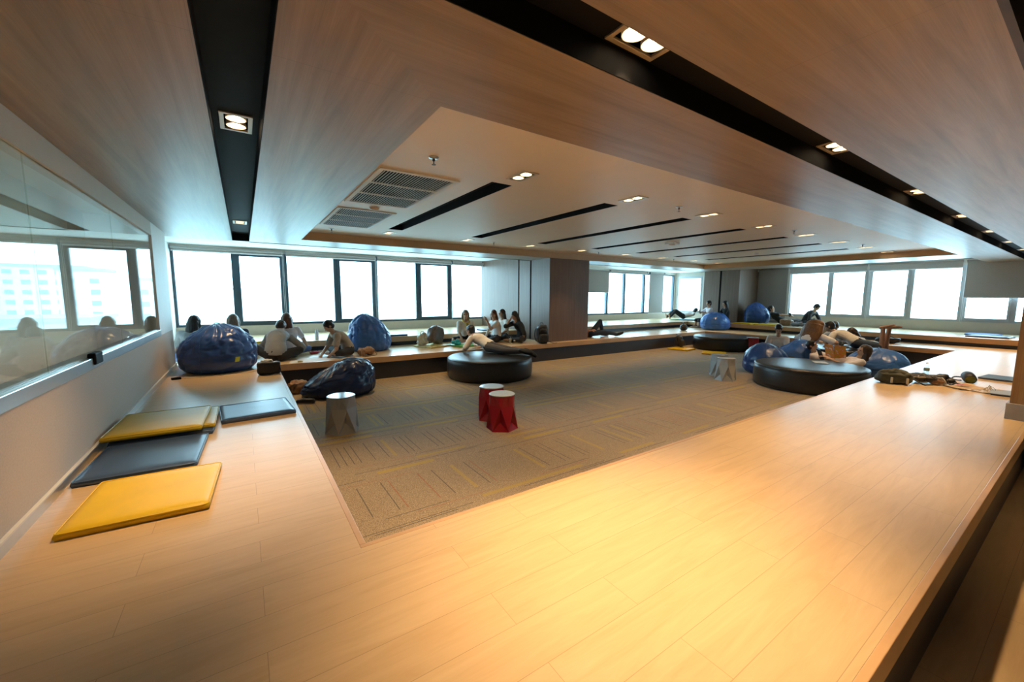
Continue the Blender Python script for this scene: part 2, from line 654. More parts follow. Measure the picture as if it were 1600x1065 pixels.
# window bench: L along the far and right-hand windows
wb = thing('window_bench', 'upper oak bench step running under the far and right-hand windows', 'bench')
ST_Y, ST_X = 9.62, 15.05
L = [(-1.36, ST_Y), (ST_X, ST_Y), (ST_X, 0.35), (XW, 0.35), (XW, YW), (-1.36, YW)]
obj('bench_top', prism(new(), L, B - 0.03, B), OAK, wb)
bm = new()
box(bm, -1.36, ST_X, ST_Y - .012, ST_Y, B - .125, B + .001)
box(bm, ST_X - .012, ST_X, 0.35, ST_Y, B - .125, B + .001)
obj('bench_edge', bm, EDGE, wb)
bm = new()
box(bm, -1.36, ST_X + .08, ST_Y + .06, ST_Y + .10, P, B - .03)
box(bm, ST_X + .06, ST_X + .10, 0.35, ST_Y + .06, P, B - .03)
obj('bench_riser', bm, RISER, wb)

# walls with window openings
struct('wall_back_far', holes(new(), -1.6, XW + .25, -0.0, 3.2, YW, YW + .25,
                              [(-1.30, 8.02, 0.91, 2.70), (11.42, 17.30, 0.91, 2.70)], perm=lambda a, b, c: (a, c, b)), CREAM)
struct('wall_right', holes(new(), -6.0, YW + .25, 0.0, 3.2, XW, XW + .25,
                           [(0.50, 6.92, 0.98, 2.62), (10.42, 11.70, 0.91, 2.62)], perm=lambda a, b, c: (c, a, b)), CREAM)
struct('wall_rear', bx(-3.2, XW + .3, -6.2, -6.0, -0.2, 3.3), GREYW)
struct('wall_left_end', bx(-1.36, -1.30, 8.66, YW, P, 2.9), WHITEP)
bm = new()
box(bm, -1.36, -1.0, 7.46, 8.66, 1.081, 2.66)
box(bm, -1.75, -1.36, 7.46, 7.56, 0, 2.9)
struct('wall_left_pier', bm, WHITEP)
# low partition with fabric, rail and glass
bm = new()
box(bm, -1.12, -1.0, -6.0, 8.66, 0.0, 1.08)
struct('wall_left', bm, FABRIC)
bm = new()
box(bm, -1.0, -0.985, -6.0, 8.66, P, P + .062)
struct('baseboard_left', bm, ALU)
struct('trim_1', bx(-0.999, -0.98, -6.0, 8.66, P + .062, P + .072), WHITEP)
gp = thing('glass_partition', 'long reflective glass partition on top of the low grey wall at left', 'glass partition', (-1.0, 1.5, 1.08))
bm = new()
box(bm, -.13, .012, -7.5, 5.96, 0, .085)
obj('rail', bm, ALU, gp, bevel=0.006)
ys = [-5.5, -3.65, -1.85, 0.1, 2.1, 3.95, 5.94]
for a, b in zip(ys, ys[1:]):
    obj('pane', bx(-.026, -.016, a + .004, b - .004, .085, 1.39), PGLASS, gp)
bm = new()
box(bm, -.10, 0.0, -7.5, 5.955, 1.39, 1.57)
obj('header', bm, mat('tan_header_paint', (0.50, 0.41, 0.31), .6, .02), gp)
bm = new()
box(bm, -.02, .03, 2.83, 3.02, .03, .12)
obj('bracket', bm, BLACK, gp, bevel=0.01)
struct('wall_left_outer', bx(-1.75, -1.65, -6.0, 7.5, 0, 3.2), mat('corridor_wall_paint', (0.74, 0.70, 0.64), 0.7, 0.02))
t = thing('added_fill_strip', 'added fill strip hidden behind the low grey wall, brightening the wall behind the glass', 'fill light', (-1.2, 0, .80))  # unseen glowing strip, added to lift the wall tone behind the glass
obj('housing', bx(-.03, .03, -5.5, 7.3, -.03, 0), WHITEP, t)
obj('fill_emitter', bx(-.025, .025, -5.5, 7.3, 0, .01), emit('fill_strip_glow', (1.0, .95, .88), 4.5), t)
struct('trim_2', bx(-1.66, -1.10, -6.0, 7.5, 2.70, 2.8), CREAM)

# soffit: two mitred bands split by the black slots
SX0, SX1 = -0.10, 0.16       # left slot
SY0, SY1 = 1.10, 1.36        # right slot
RX0, RX1, RY0, RY1 = 0.93, 13.75, 2.08, 8.23
SE, SXE = 9.12, 15.15        # soffit ends at the window pocket


def poly(bm, pts):
    prism(bm, pts, ZC, ZC + .15)


bm = new()
poly(bm, [(-1.0, -0.2 + .514), (SX0, SY0), (SX0, SE), (-1.0, SE)])
poly(bm, [(SX1, SY1), (RX0, RY0), (RX0, RY1), (SX1, SE - .05)])
poly(bm, [(SX0, SE - .05), (SX1, SE - .05), (SX1, SE), (SX0, SE)])
poly(bm, [(RX1, RY0), (SXE, SY1), (SXE, SE), (RX1, RY1)])
poly(bm, [(-1.36, 8.66), (-1.0, 8.66), (-1.0, SE), (-1.36, SE)])
struct('ceiling', bm, CEIL_Y)
bm = new()
poly(bm, [(-1.0, 0.314), (XW, 0.314), (XW, SY0), (SX0, SY0)])
poly(bm, [(SX1, SY1), (SXE, SY1), (RX1, RY0), (RX0, RY0)])
poly(bm, [(SX1, SE - .05), (RX0, RY1), (RX1, RY1), (SXE, SE), (SX1, SE)])
poly(bm, [(SXE, SY1), (XW, SY1), (XW, 2.05), (SXE, 2.05)])
struct('ceiling_across', bm, CEIL_X)
# slot liners
LFX = [(0.03, 3.30), (0.03, 7.62), (0.03, -1.2)]
RFX = [(1.53 + 2.24 * k, 1.25) for k in range(7)] + [(-0.71, 1.25)]
bm = new()
holes(bm, SX0 - .2, SX1 + .2, -1.6, SE, 2.775, 2.80, [(x - .085, x + .085, y - .15, y + .15) for x, y in LFX])
struct('trim_3', bm, BLACK)
bm = new()
holes(bm, SX1 + .2, XW, SY0 - .2, SY1 + .2, 2.775, 2.80, [(x - .15, x + .15, y - .085, y + .085) for x, y in RFX[:-1]])
struct('trim_4', bm, BLACK)
bm = new()
box(bm, SX0 - .004, SX0 + .004, SY0, SE - .05, ZC + .002, 2.775)
box(bm, SX1 - .004, SX1 + .004, SY1, SE - .05, ZC + .002, 2.775)
box(bm, SX0, SX1, SE - .058, SE - .05, ZC + .002, 2.775)
box(bm, SX0, XW, SY0 - .004, SY0 + .004, ZC + .002, 2.775)
box(bm, SX1, XW, SY1 - .004, SY1 + .004, ZC + .002, 2.775)
box(bm, SX1, SXE + .03, SE, SE + .03, ZC - .006, ZP)
box(bm, SXE, SXE + .03, 2.05, SE, ZC - .006, ZP)
struct('trim_5', bm, BLACK)
# recessed centre ceiling
slots = [(2.16 + 1.615 * k, 2.41 + 1.615 * k, 3.6, 7.1) for k in range(8) if True]
slots = [s for s in slots if s[1] < 13.7]
lights = []
for k in range(8):
    x = 2.30 + 1.605 * k
    lights.append((x, 3.27))
    lights.append((min(x, 13.4), 7.5))
grills = [(1.09, 1.88, 3.76, 5.29), (1.09, 1.86, 5.69, 7.18)]
hs = slots + [(x - .075, x + .075, y - .14, y + .14) for x, y in lights] + [(a + .03, b - .03, c + .03, d - .03) for a, b, c, d in grills]
struct('ceiling_recess', holes(new(), RX0, RX1, RY0, RY1, ZR, ZR + .004, hs), CEILP)
bm = new()
box(bm, RX0, RX0 + .008, RY0, RY1, ZC + .004, ZR)
box(bm, RX1 - .008, RX1, RY0, RY1, ZC + .004, ZR)
box(bm, RX0, RX1, RY0, RY0 + .008, ZC + .004, ZR)
box(bm, RX0, RX1, RY1 - .008, RY1, ZC + .004, ZR)
struct('trim_6', bm, BANDP)
struct('ceiling_upper', bx(-3.2, XW + .3, -6.2, YW + .3, 3.0, 3.2), BLACK)
struct('ceiling_window_pocket', prism(new(), [(-1.36, SE), (SXE, SE), (SXE, 2.05), (XW, 2.05), (XW, YW), (-1.36, YW)], ZP, ZP + .1), WHITEP)
struct('trim_7', bx(-1.0, XW, 0.29, 0.314, ZC, 3.0), mat('dark_brown_edge', (0.06, 0.035, 0.02), 0.5))

# slot diffusers
sd0 = None
for k, s in enumerate(slots):
    a, b, c, d = s
    if sd0 is None:
        sd0 = thing('linear_diffuser', '', 'air slot', ((a + b) / 2, (c + d) / 2, ZR), 0, 'long black air slots in the recessed ceiling')
        wq, lq = (b - a) / 2, (d - c) / 2
        bm = new()
        box(bm, -wq - .01, wq + .01, -lq - .01, lq + .01, .12, .13)
        for q in (-1, 1):
            box(bm, q * (wq + .004) - .004, q * (wq + .004) + .004, -lq, lq, .005, .12)
            box(bm, -wq, wq, q * (lq + .004) - .004, q * (lq + .004) + .004, .005, .12)
        obj('housing', bm, BLACK, sd0)
        bm = new()
        for q in (-.04, .04):
            box(bm, q - .006, q + .006, -lq, lq, .07, .1)
        obj('blade', bm, BLACK, sd0)
        o = sd0
    else:
        o = dup(sd0, ((a + b) / 2, (c + d) / 2, ZR))
    w_ = ['nearest the return grilles, longest in view', 'second from the return grilles', 'third from the return grilles', 'fourth from the return grilles', 'fifth from the return grilles',
          'sixth from the return grilles', 'second-last before the far right windows', 'last before the far right windows'][k if k < 6 else k]
    o['label'] = 'long black air slot in the recessed ceiling, ' + w_

# return air grilles
for k, (a, b, c, d) in enumerate(grills):
    t = thing('air_grille', ['larger white-framed slatted return grille, nearer the camera', 'smaller-looking slatted return grille, nearer the far windows'][k], 'air vent',
              ((a + b) / 2, (c + d) / 2, ZR), 0, 'return grilles in the recessed ceiling')
    wq, lq = (b - a) / 2, (d - c) / 2
    obj('grille_frame', holes(new(), -wq, wq, -lq, lq, -.012, 0.0,
                              [(-wq + .045, wq - .045, -lq + .045 + j * (2 * lq - .07) / 3, -lq + .025 + (j + 1) * (2 * lq - .07) / 3) for j in range(3)]), WHITEP, t)
    bm = new()
    n_ = 24
    for i in range(n_):
        x = -wq + .05 + (2 * wq - .1) * (i + .5) / n_
        v = box(bm, x - .003, x + .003, -lq + .045, lq - .045, -.009, -.004)
    obj('slats', bm, mat('grey_slat_paint', (0.55, 0.55, 0.55), 0.5), t)
    obj('duct_backing', bx(-wq + .03, wq - .03, -lq + .03, lq - .03, .0, .006), BLACK, t)

# downlights
dl0 = None


def downlight(x, y, z, alongx, label, group, spot=True, energy=LAMP_W, size=1.0):
    global dl0
    if dl0 is None:
        dl0 = thing('downlight', label, 'ceiling light', (x, y, z), 0, group)
        obj('frame', holes(new(), -.155, .155, -.09, .09, -.008, .006, [(-.13, .13, -.065, .065)]), mat('champagne_metal', (0.62, 0.52, 0.40), 0.35, 0.05, metal=0.5), dl0, bevel=0.002)
        bm = new()
        box(bm, -.14, .14, -.075, .075, .06, .065)
        for q in (-1, 1):
            box(bm, q * .138 - .002, q * .138 + .002, -.075, .075, .006, .06)
            box(bm, -.14, .14, q * .073 - .002, q * .073 + .002, .006, .06)
        obj('housing', bm, BLACK, dl0)
        for q in (-1, 1):
            rm = obj('reflector', lathe(new(), [(.054, .008), (.058, .008), (.057, .03), (.036, .056), (0, .056), (0, .050), (.030, .050), (.050, .02), (.054, .008)], 24), mat('lamp_reflector', (0.85, 0.74, 0.58), 0.35, 0.03, metal=0.2), dl0, smooth=True, loc=(q * .064, 0, -.012))
            obj('lamp', lathe(new(), [(0, .020), (.018, .022), (.026, .028), (.026, .045), (0, .045)], 20), BULB, rm, smooth=True)
        o = dl0
        o.rotation_euler[2] = 0 if alongx else PI / 2
    else:
        o = dup(dl0, (x, y, z), 0 if alongx else PI / 2, label)
        o['group'] = group
    if spot:
        l = bpy.data.lights.new('spot', 'SPOT')
        l.energy = energy
        l.color = WARM
        l.spot_size = math.radians(78)
        l.spot_blend = 1.0
        l.shadow_soft_size = 0.05
        lo = bpy.data.objects.new('lamp_light', l)
        lo.location = (x, y, z - .02)
        C.objects.link(lo)
    return o


ordn = ['nearest the camera', 'second from the camera', 'third from the camera', 'fourth from the camera', 'fifth from the camera', 'sixth from the camera', 'seventh from the camera', 'farthest from the camera']
for k, (x, y) in enumerate(RFX):
    lab = 'warm twin downlight in the right-hand black ceiling slot, ' + ordn[k] if k < 7 else 'warm twin downlight overhead behind the camera'
    downlight(x, y, 2.775, True, lab, 'twin downlights in the black slots', energy=LAMP_W * (5.0 if k == 0 else 2.6))
for k, (x, y) in enumerate(LFX):
    lab = ['warm twin downlight in the left-hand black ceiling slot, nearest the camera', 'small-looking warm downlight at the window end of the left-hand black slot', 'twin downlight in the left slot behind the camera'][k]
    downlight(x, y, 2.775, False, lab, 'twin downlights in the black slots', energy=LAMP_W * (2.5 if k != 1 else 1.4))
for k, (x, y) in enumerate([(1.2, -1.0), (4.6, -1.0), (-.2, -3.2), (8.5, -1.2)]):  # extra unseen lamps, added to brighten the lower floor
    downlight(x, y, 2.99, True, 'added fill downlight over the lower floor behind the camera, ' + ['closest to the platform steps', 'level with the oak column', 'deepest into the room', 'beyond the oak column'][k], 'added fill downlights behind the camera', energy=LAMP_W * .5)
for k, (x, y) in enumerate(lights):
    lab = 'twin downlight in the recessed ceiling, %s row, %s' % ('near' if k % 2 == 0 else 'window-side', ordn[k // 2])
    downlight(x, y, ZR, False, lab, 'twin downlights in the recessed ceiling', energy=LAMP_W * 1.0)

# sprinklers, smoke detectors
sp0 = None
for k, (x, y) in enumerate([(1.39, 3.26), (4.71, 3.2), (7.95, 3.16), (11.2, 3.12), (1.34, 7.6), (4.51, 7.45), (7.7, 7.5), (10.9, 7.5)]):
    y -= 0.0
    lab = 'ceiling sprinkler head, %s row, %s' % ('near' if k < 4 else 'window-side', ['nearest the return grilles', 'second from the return grilles', 'third from the return grilles', 'fourth from the return grilles'][k % 4])
    if sp0 is None:
        sp0 = thing('sprinkler', lab, 'sprinkler', (x, y, ZR), 0, 'sprinklers in the recessed ceiling')
        obj('rose', lathe(new(), [(0, 0), (.042, 0), (.04, -.008), (.015, -.012), (0, -.012)], 20), ALU, sp0, smooth=True)
        bm = lathe(new(), [(0, -.012), (.010, -.012), (.012, -.03), (.004, -.035), (.004, -.055), (.018, -.058), (.018, -.062), (0, -.062)], 16)
        obj('head', bm, mat('brown_metal', (0.12, 0.08, 0.06), 0.4, metal=0.5), sp0)
    else:
        dup(sp0, (x, y, ZR), 0, lab)
sm = thing('smoke_detector', 'round beige smoke detector on the ceiling between the two return grilles', 'smoke detector', (1.5, 5.49, ZR))
obj('body', lathe(new(), [(0, -.035), (.03, -.034), (.055, -.022), (.062, 0), (0, 0)], 28), mat('beige_plastic', (0.6, 0.45, 0.32), 0.5), sm, smooth=True)
obj('base', lathe(new(), [(.062, 0), (.068, -.004), (.068, -.008), (.055, -.01)], 28), WHITEP, sm)
sm = thing('smoke_detector', 'small smoke detector on the ceiling far towards the right windows', 'smoke detector', (11.15, 5.27, ZR))
obj('body', lathe(new(), [(0, -.045), (.03, -.044), (.05, -.03), (.062, 0), (0, 0)], 24), WHITEP, sm, smooth=True)
ws = thing('ceiling_access_point', 'flat white box fixed to the recessed ceiling between two black slots', 'ceiling device', (7.65, 5.32, ZR), 0.2)
obj('body', bx(-.14, .14, -.10, .10, -.04, 0), WHITEP, ws, bevel=0.01)
obj('cover', lathe(new(), [(0, -.055), (.05, -.052), (.07, -.04), (0, -.04)], 24), mat('beige_plastic', (0.6, 0.45, 0.32), 0.5), ws, smooth=True)

# ------------------------------------------------------------------ windows


def window(idx, axis, a, b, z0, z1, fm, sash, depth, th=0.05, n_mull=()):
    """one bay; axis 'x' = far wall (plane y), 'y' = right wall (plane x)"""
    pm = (lambda u, v_, w_: (u, depth + w_, v_)) if axis == 'x' else (lambda u, v_, w_: (depth + w_, u, v_))
    o = struct('window_%d' % idx, holes(new(), a, b, z0, z1, 0.0, 0.10, [(a + th, b - th, z0 + th, z1 - th)], perm=pm), fm)
    i0, i1, j0, j1 = a + th, b - th, z0 + th, z1 - th
    if sash:
        s = 0.055
        obj('sash', holes(new(), i0, i1, j0, j1, -0.02, 0.05, [(i0 + s, i1 - s, j0 + s, j1 - s)], perm=pm), fm, o)
        bm = new()
        holes(bm, (a + b) / 2 - .07, (a + b) / 2 + .07, j0 + .01, j0 + .035, -0.045, -0.02, [], perm=pm)
        obj('handle', bm, fm, o)
        i0, i1, j0, j1 = i0 + s, i1 - s, j0 + s, j1 - s
    obj('pane', holes(new(), i0 - .005, i1 + .005, j0 - .005, j1 + .005, 0.03, 0.036, [], perm=pm), WGLASS, o)
    return o


wi = 1
for a, b, s in [(-1.30, -.13, 0), (-.13, .93, 1), (.93, 2.14, 0), (2.14, 3.2, 1), (3.2, 4.45, 0), (4.45, 5.54, 1), (5.54, 6.78, 0), (6.78, 8.02, 0),
                (11.42, 12.72, 0), (12.72, 13.78, 0), (13.78, 15.1, 0), (15.1, 16.3, 0), (16.3, 17.3, 0)]:
    window(wi, 'x', a, b, .91, 2.70, DKFRAME, s, YW + .02, 0.055)
    wi += 1
for a, b, s in [(5.67, 6.92, 0), (4.60, 5.67, 1), (3.55, 4.60, 1), (2.46, 3.55, 0), (1.48, 2.46, 1), (0.50, 1.48, 0)]:
    window(wi, 'y', a, b, .98, 2.62, ALUL, s, XW + .02, 0.05)
    wi += 1
window(wi, 'y', 10.42, 11.70, .91, 2.62, ALUL, 1, XW + .02, 0.06)

# roller blinds


def blind(axis, a, b, zb, label, fab=BLIND, cord=True, off=0.10, zt=2.76):
    sgn = -1
    base = (YW if axis == 'x' else XW) - off
    c = (a + b) / 2
    loc = (c, base, zt) if axis == 'x' else (base, c, zt)
    t = thing('roller_blind', label, 'roller blind', loc, 0 if axis == 'x' else PI / 2, 'roller blinds over the windows')
    h = (b - a) / 2
    bm = new()
    r = .032 if zb > 2.5 else .022
    tube(bm, [(-h, 0, -.045), (h, 0, -.045)], r, 16)
    obj('roll', bm, fab, t, smooth=False)
    s = -1 if axis == 'x' else 1
    obj('fabric', bx(-h + .01, h - .01, .018, .0195, zb - zt, -.045), fab, t)
    bm = new()
    box(bm, -h + .01, h - .01, .010, .027, zb - zt - .03, zb - zt)
    obj('hem_bar', bm, mat('white_bar', (0.75, 0.76, 0.76), 0.4), t)
    bm = new()
    for q in (-h - .012, h + .002):
        box(bm, q, q + .010, -.04, .04, -.09, 0)
    obj('end_bracket', bm, WHITEP if axis == 'y' else DKFRAME, t)
    if cord:
        bm = new()
        tube(bm, spline([(h - .02, -.03, -.05), (h - .03, -.035, -1.0), (h - .02, -.04, -1.75), (h - .0, -.045, -1.80), (h + .01, -.04, -1.7), (h + .002, -.035, -1.0), (h + .0, -.03, -.05)], 6), .0035, 5)
        obj('pull_cord', bm, mat('white_cord', (0.8, 0.8, 0.8), 0.4), t)
    return t


for a, b, zb, lb in [(-1.28, .90, 2.66, 'rolled-up blind above the two far windows nearest the glass partition'),
                     (.95, 3.18, 2.66, 'rolled-up blind above the third and fourth far windows'),
                     (3.22, 5.52, 2.66, 'rolled-up blind above the fifth and sixth far windows'),
                     (5.56, 8.0, 2.66, 'rolled-up blind above the two far windows left of the veneered column'),
                     (11.44, 12.70, 1.85, 'grey blind pulled half down just right of the veneered column'),
                     (12.74, 15.08, 2.66, 'rolled-up blind above the pair of windows right of the veneered column'),
                     (15.3, 16.35, 0.93, 'long grey blind pulled right down in the far corner'),
                     ]:
    blind('x', a, b, zb, lb)
for a, b, zb, lb in [(6.95, 8.02, 0.80, 'grey-brown blind pulled fully down beside the corner pier'),
                     (4.62, 6.90, 2.55, 'rolled-up blind above the two right-hand windows farthest from the camera'),
                     (2.48, 4.58, 2.55, 'rolled-up blind above the third and fourth right-hand windows'),
                     (0.55, 2.42, 1.69, 'wide grey blind pulled half down at the right end of the window wall')]:
    blind('y', a, b, zb, lb, fab=mat('taupe_roller_fabric', (0.30, 0.27, 0.24), 0.8, 0.05, 40) if zb < 1 else BLIND)

# veneered columns
t = thing('column', 'dark striped veneer column between the two runs of far windows', 'column', (6.69, 8.23, P))
obj('front_box', bx(0, 1.41, 0, .80, 0, ZP - P), COLW, t)
obj('shadow_gap', bx(.02, 1.39, .80, .87, 0, ZP - P), BLACK, t)
obj('rear_box', bx(0, 1.41, .87, 1.385, 0, ZP - P), COLW, t)
bm = bx(0, 1.41, 1.45, YW - 8.23, B - P + .001, ZP - P)
obj('window_pier', bm, COLW, t)
t = thing('column', 'veneered corner pier beside the right-hand windows', 'column', (15.89, 8.04, B))
obj('front_box', bx(0, XW - 15.89, 0, .70, 0, ZP - B), COLW, t)
obj('shadow_gap', bx(.02, XW - 15.89, .70, .78, 0, ZP - B), BLACK, t)
obj('rear_box', bx(0, XW - 15.89, .78, 1.43, 0, ZP - B), COLW, t)
t = thing('column', 'warm oak column with grey plinth at the right edge of the near platform', 'column', (6.33, -0.5, 0))
obj('shaft', bx(0, .9, 0, .98, P + .16, ZC + .0), COLW2, t)
obj('plinth', bx(-.03, .93, -.03, 1.0, P, P + .16), mat('grey_skirting', (0.30, 0.29, 0.29), 0.5), t, bevel=0.004)
obj('shaft_base', bx(.05, .85, .0, .78, 0, P), RISER, t)

# ------------------------------------------------------------------ bake helper


def bake(o):
    bpy.context.view_layer.update()
    dg = bpy.context.evaluated_depsgraph_get()
    me = bpy.data.meshes.new_from_object(o.evaluated_get(dg))
    me.name = o.name
    o.modifiers.clear()
    old = o.data
    o.data = me
    bpy.data.meshes.remove(old)
    return o


def remeshed(name, bm, m, parent, vox, sm=2, hollow=False):
    o = obj(name, bm, m, parent)
    r = o.modifiers.new('remesh', 'REMESH')
    r.mode = 'VOXEL'
    r.voxel_size = vox
    r.use_smooth_shade = True
    if sm:
        s = o.modifiers.new('smooth', 'SMOOTH')
        s.factor = 0.5
        s.iterations = sm
    bake(o)
    return o


# ------------------------------------------------------------------ floor mats
def mat_slab(name, label, x, y, z, sx, sy, rot, m, group='vinyl floor mats', tilt=None, h=.04):
    t = thing(name, label, 'floor mat', (x, y, z), math.radians(rot), group)
    bm = new()
    n = 14
    top = {}
    for i in range(n + 1):
        for j in range(n + 1):
            u, v = -sx / 2 + sx * i / n, -sy / 2 + sy * j / n
            e = min(1, (1 - abs(2 * u / sx)) * 7) * min(1, (1 - abs(2 * v / sy)) * 7)
            zz = h * (0.80 + 0.20 * math.sqrt(max(e, 0))) + .0015 * noise.noise(V((x + u * 9, y + v * 9, 0)))
            top[i, j] = bm.verts.new((u, v, zz))
    for i in range(n):
        for j in range(n):
            bm.faces.new((top[i, j], top[i + 1, j], top[i + 1, j + 1], top[i, j + 1]))
    rim = [(i, 0) for i in range(n)] + [(n, j) for j in range(n)] + [(i, n) for i in range(n, 0, -1)] + [(0, j) for j in range(n, 0, -1)]
    lo = []
    mid = []
    for q in rim:
        c = top[q].co
        k = 1 + .004 / max(sx, sy) * 2
        mid.append(bm.verts.new((c.x * k, c.y * k, h * .45)))
        lo.append(bm.verts.new((c.x * .99, c.y * .99, 0)))
    m_ = len(rim)
    for i in range(m_):
        j = (i + 1) % m_
        bm.faces.new((top[rim[i]], mid[i], mid[j], top[rim[j]]))
        bm.faces.new((mid[i], lo[i], lo[j], mid[j]))
    bm.faces.new(lo)
    o = obj('pad', bm, m, t, smooth=True)
    bm = new()
    hx, hy = sx / 2, sy / 2
    r = .02
    pts = []
    for cx, cy, a0 in ((hx - r, hy - r, 0), (-hx + r, hy - r, 90), (-hx + r, -hy + r, 180), (hx - r, -hy + r, 270)):
        for k in range(4):
            a = math.radians(a0 + 30 * k)
            pts.append((cx + r * math.cos(a), cy + r * math.sin(a), h * .82))
    tube(bm, pts, .004, 6, closed=True)
    obj('piping', bm, m, t, smooth=True)
    if tilt:
        t.rotation_euler[0] = math.radians(tilt)
    return t


mat_slab('floor_mat', 'bright yellow mat lying alone nearest the camera on the left platform', -.515, 3.075, P, .61, .66, -3, MAT_Y)
mat_slab('floor_mat', 'slate blue mat between the two yellow mats by the left wall', -.635, 3.84, P, .62, .72, -2, MAT_B)
mat_slab('floor_mat', 'dark blue mat at the bottom of the stack under the olive-yellow mat', -.61, 4.62, P, .66, .72, -1, MAT_B)
mat_slab('floor_mat', 'yellow mat showing only its right edge between the stacked mats', -.60, 4.68, P + .041, .66, .70, 0, MAT_YO, h=.03)
mat_slab('floor_mat', 'olive-yellow mat on top of the stack of mats by the left wall', -.65, 4.56, P + .072, .62, .74, -2, MAT_YO)
mat_slab('floor_mat', 'dark blue mat lying alone near the pit edge, right of the stacked mats', .055, 4.86, P, .62, .64, 4, MAT_B)
mat_slab('floor_mat', 'yellow mat on the far carpet under the leaning dark bag', 11.45, 7.45, .006, .62, .62, 10, MAT_Y)
mat_slab('floor_mat', 'yellow mat on the far carpet in front of the far black ottoman', 11.42, 6.38, .006, .62, .62, 28, MAT_Y)
mat_slab('floor_mat', 'yellow mat on the right bench beside the corner pier', 15.55, 7.55, B, .62, .62, 0, MAT_Y)
mat_slab('floor_mat', 'yellow mat on the right bench in front of the lounging person', 15.5, 6.75, B, .62, .70, 0, MAT_Y)
mat_slab('floor_mat', 'green mat on the far corner bench under the person lying down', 16.2, 10.35, B, 1.3, .62, -32, mat('pale_green_vinyl', (0.30, 0.45, 0.20), .4))
mat_slab('floor_mat', 'pale blue mat on the far corner bench, in front of the green one', 15.9, 9.95, B, .9, .35, -32, mat('pale_blue_vinyl', (0.18, 0.36, 0.50), .4))
mat_slab('floor_mat', 'bright blue mat on the right bench, rear one of the two near the oak column', 16.5, 1.85, B, .62, .62, 2, VINYL_B2)
mat_slab('floor_mat', 'dark blue mat on the right bench, front one of the two near the oak column', 15.7, 1.65, B, .62, .72, -4, MAT_B)
mat_slab('floor_mat', 'dark mat on the far bench just right of the upright blue beanbag', 3.05, 9.95, B, .62, .5, 0, MAT_B)
mat_slab('floor_mat', 'pale yellow mat under the plastic bags on the far platform', 3.72, 9.0, P, .62, .62, 20, mat('cream_yellow_vinyl', (0.62, 0.50, 0.16), .4))
mat_slab('floor_mat', 'green mat under the papers beside the reclining student on the ottoman', 4.45, 8.75, P, .66, .62, 8, MAT_G)
mat_slab('floor_mat', 'yellow mat on the far bench behind the hunched student in grey', .35, 9.95, B, 1.0, .5, 0, MAT_Y)


# ------------------------------------------------------------------ stools
def stool(label, x, y, rot, m, group):
    t = thing('stool', label, 'stool', (x, y, .006), math.radians(rot), group)
    bm = new()
    H, H1, H2 = .435, .30, .12
    N = 6

    def pt(r, a, z): return bm.verts.new((r * math.cos(a), r * math.sin(a), z))
    bo = [pt(.20, 2 * PI * i / N, 0) for i in range(N)]
    ap = [pt(.174, 2 * PI * (i + .5) / N, H1) for i in range(N)]
    ce = [pt(.122, 2 * PI * (i + .5) / N, H2) for i in range(N)]
    cm = [pt(.150, 2 * PI * i / N, H1 + .01) for i in range(N)]
    top = [pt(.158, 2 * PI * i / 24, H) for i in range(24)]
    for i in range(N):
        j = (i + 1) % N
        bm.faces.new((bo[i], bo[j], ce[i]))
        bm.faces.new((bo[i], ce[i], ap[i]))
        bm.faces.new((ce[i], bo[j], ap[i]))
        bm.faces.new((bo[j], cm[j], ap[i]))
        bm.faces.new((bo[j], ap[j], cm[j]))
    ring = []
    for i in range(N):
        ring += [cm[i], ap[i]]
    for i in range(12):
        a, b = ring[i], ring[(i + 1) % 12]
        t0, t1, t2 = top[2 * i], top[2 * i + 1], top[(2 * i + 2) % 24]
        bm.faces.new((a, t1, t0))
        bm.faces.new((a, b, t1))
        bm.faces.new((b, t2, t1))
    bm.faces.new(top)
    bm.faces.new(bo[::-1])
    obj('body', bm, m, t)
    obj('rim', lathe(new(), [(.158, H - .004), (.163, H + .001), (.163, H + .006), (.150, H + .006)], 36), mat('grey_rubber_rim', (0.18, 0.2, 0.22), .4), t, smooth=True)
    obj('seat_disc', lathe(new(), [(0, H + .012), (.150, H + .012), (.160, H + .008), (.161, H + .004), (0, H + .003)], 36), mat('white_gloss_laminate', (0.72, 0.76, 0.80), .12, .02), t, smooth=False)
    return t


GR = mat('grey_moulded_plastic', (0.40, 0.41, 0.42), .32, .04)
RD = mat('glossy_red_plastic', (0.36, 0.012, 0.022), .16, .05)
stool('grey faceted stool with white top standing by the blue beanbag in the pit', .92, 5.10, 8, GR, 'faceted stools')
stool('red faceted stool with white top, nearer of the red pair', 2.62, 4.13, 22, RD, 'faceted stools')
stool('red faceted stool half hidden behind the other red stool', 2.72, 4.55, 4, RD, 'faceted stools')
GB = mat('pale_grey_moulded_plastic', (0.46, 0.49, 0.52), .3, .04)
stool('pale grey faceted stool, front one of the pair near the large right ottoman', 7.95, 4.18, 12, GB, 'faceted stools')
stool('pale grey faceted stool half hidden behind its twin near the right ottoman', 8.32, 4.52, 40, GB, 'faceted stools')
stool('red stool beside the far ottoman and the student reading', 12.75, 5.95, 10, RD, 'faceted stools')


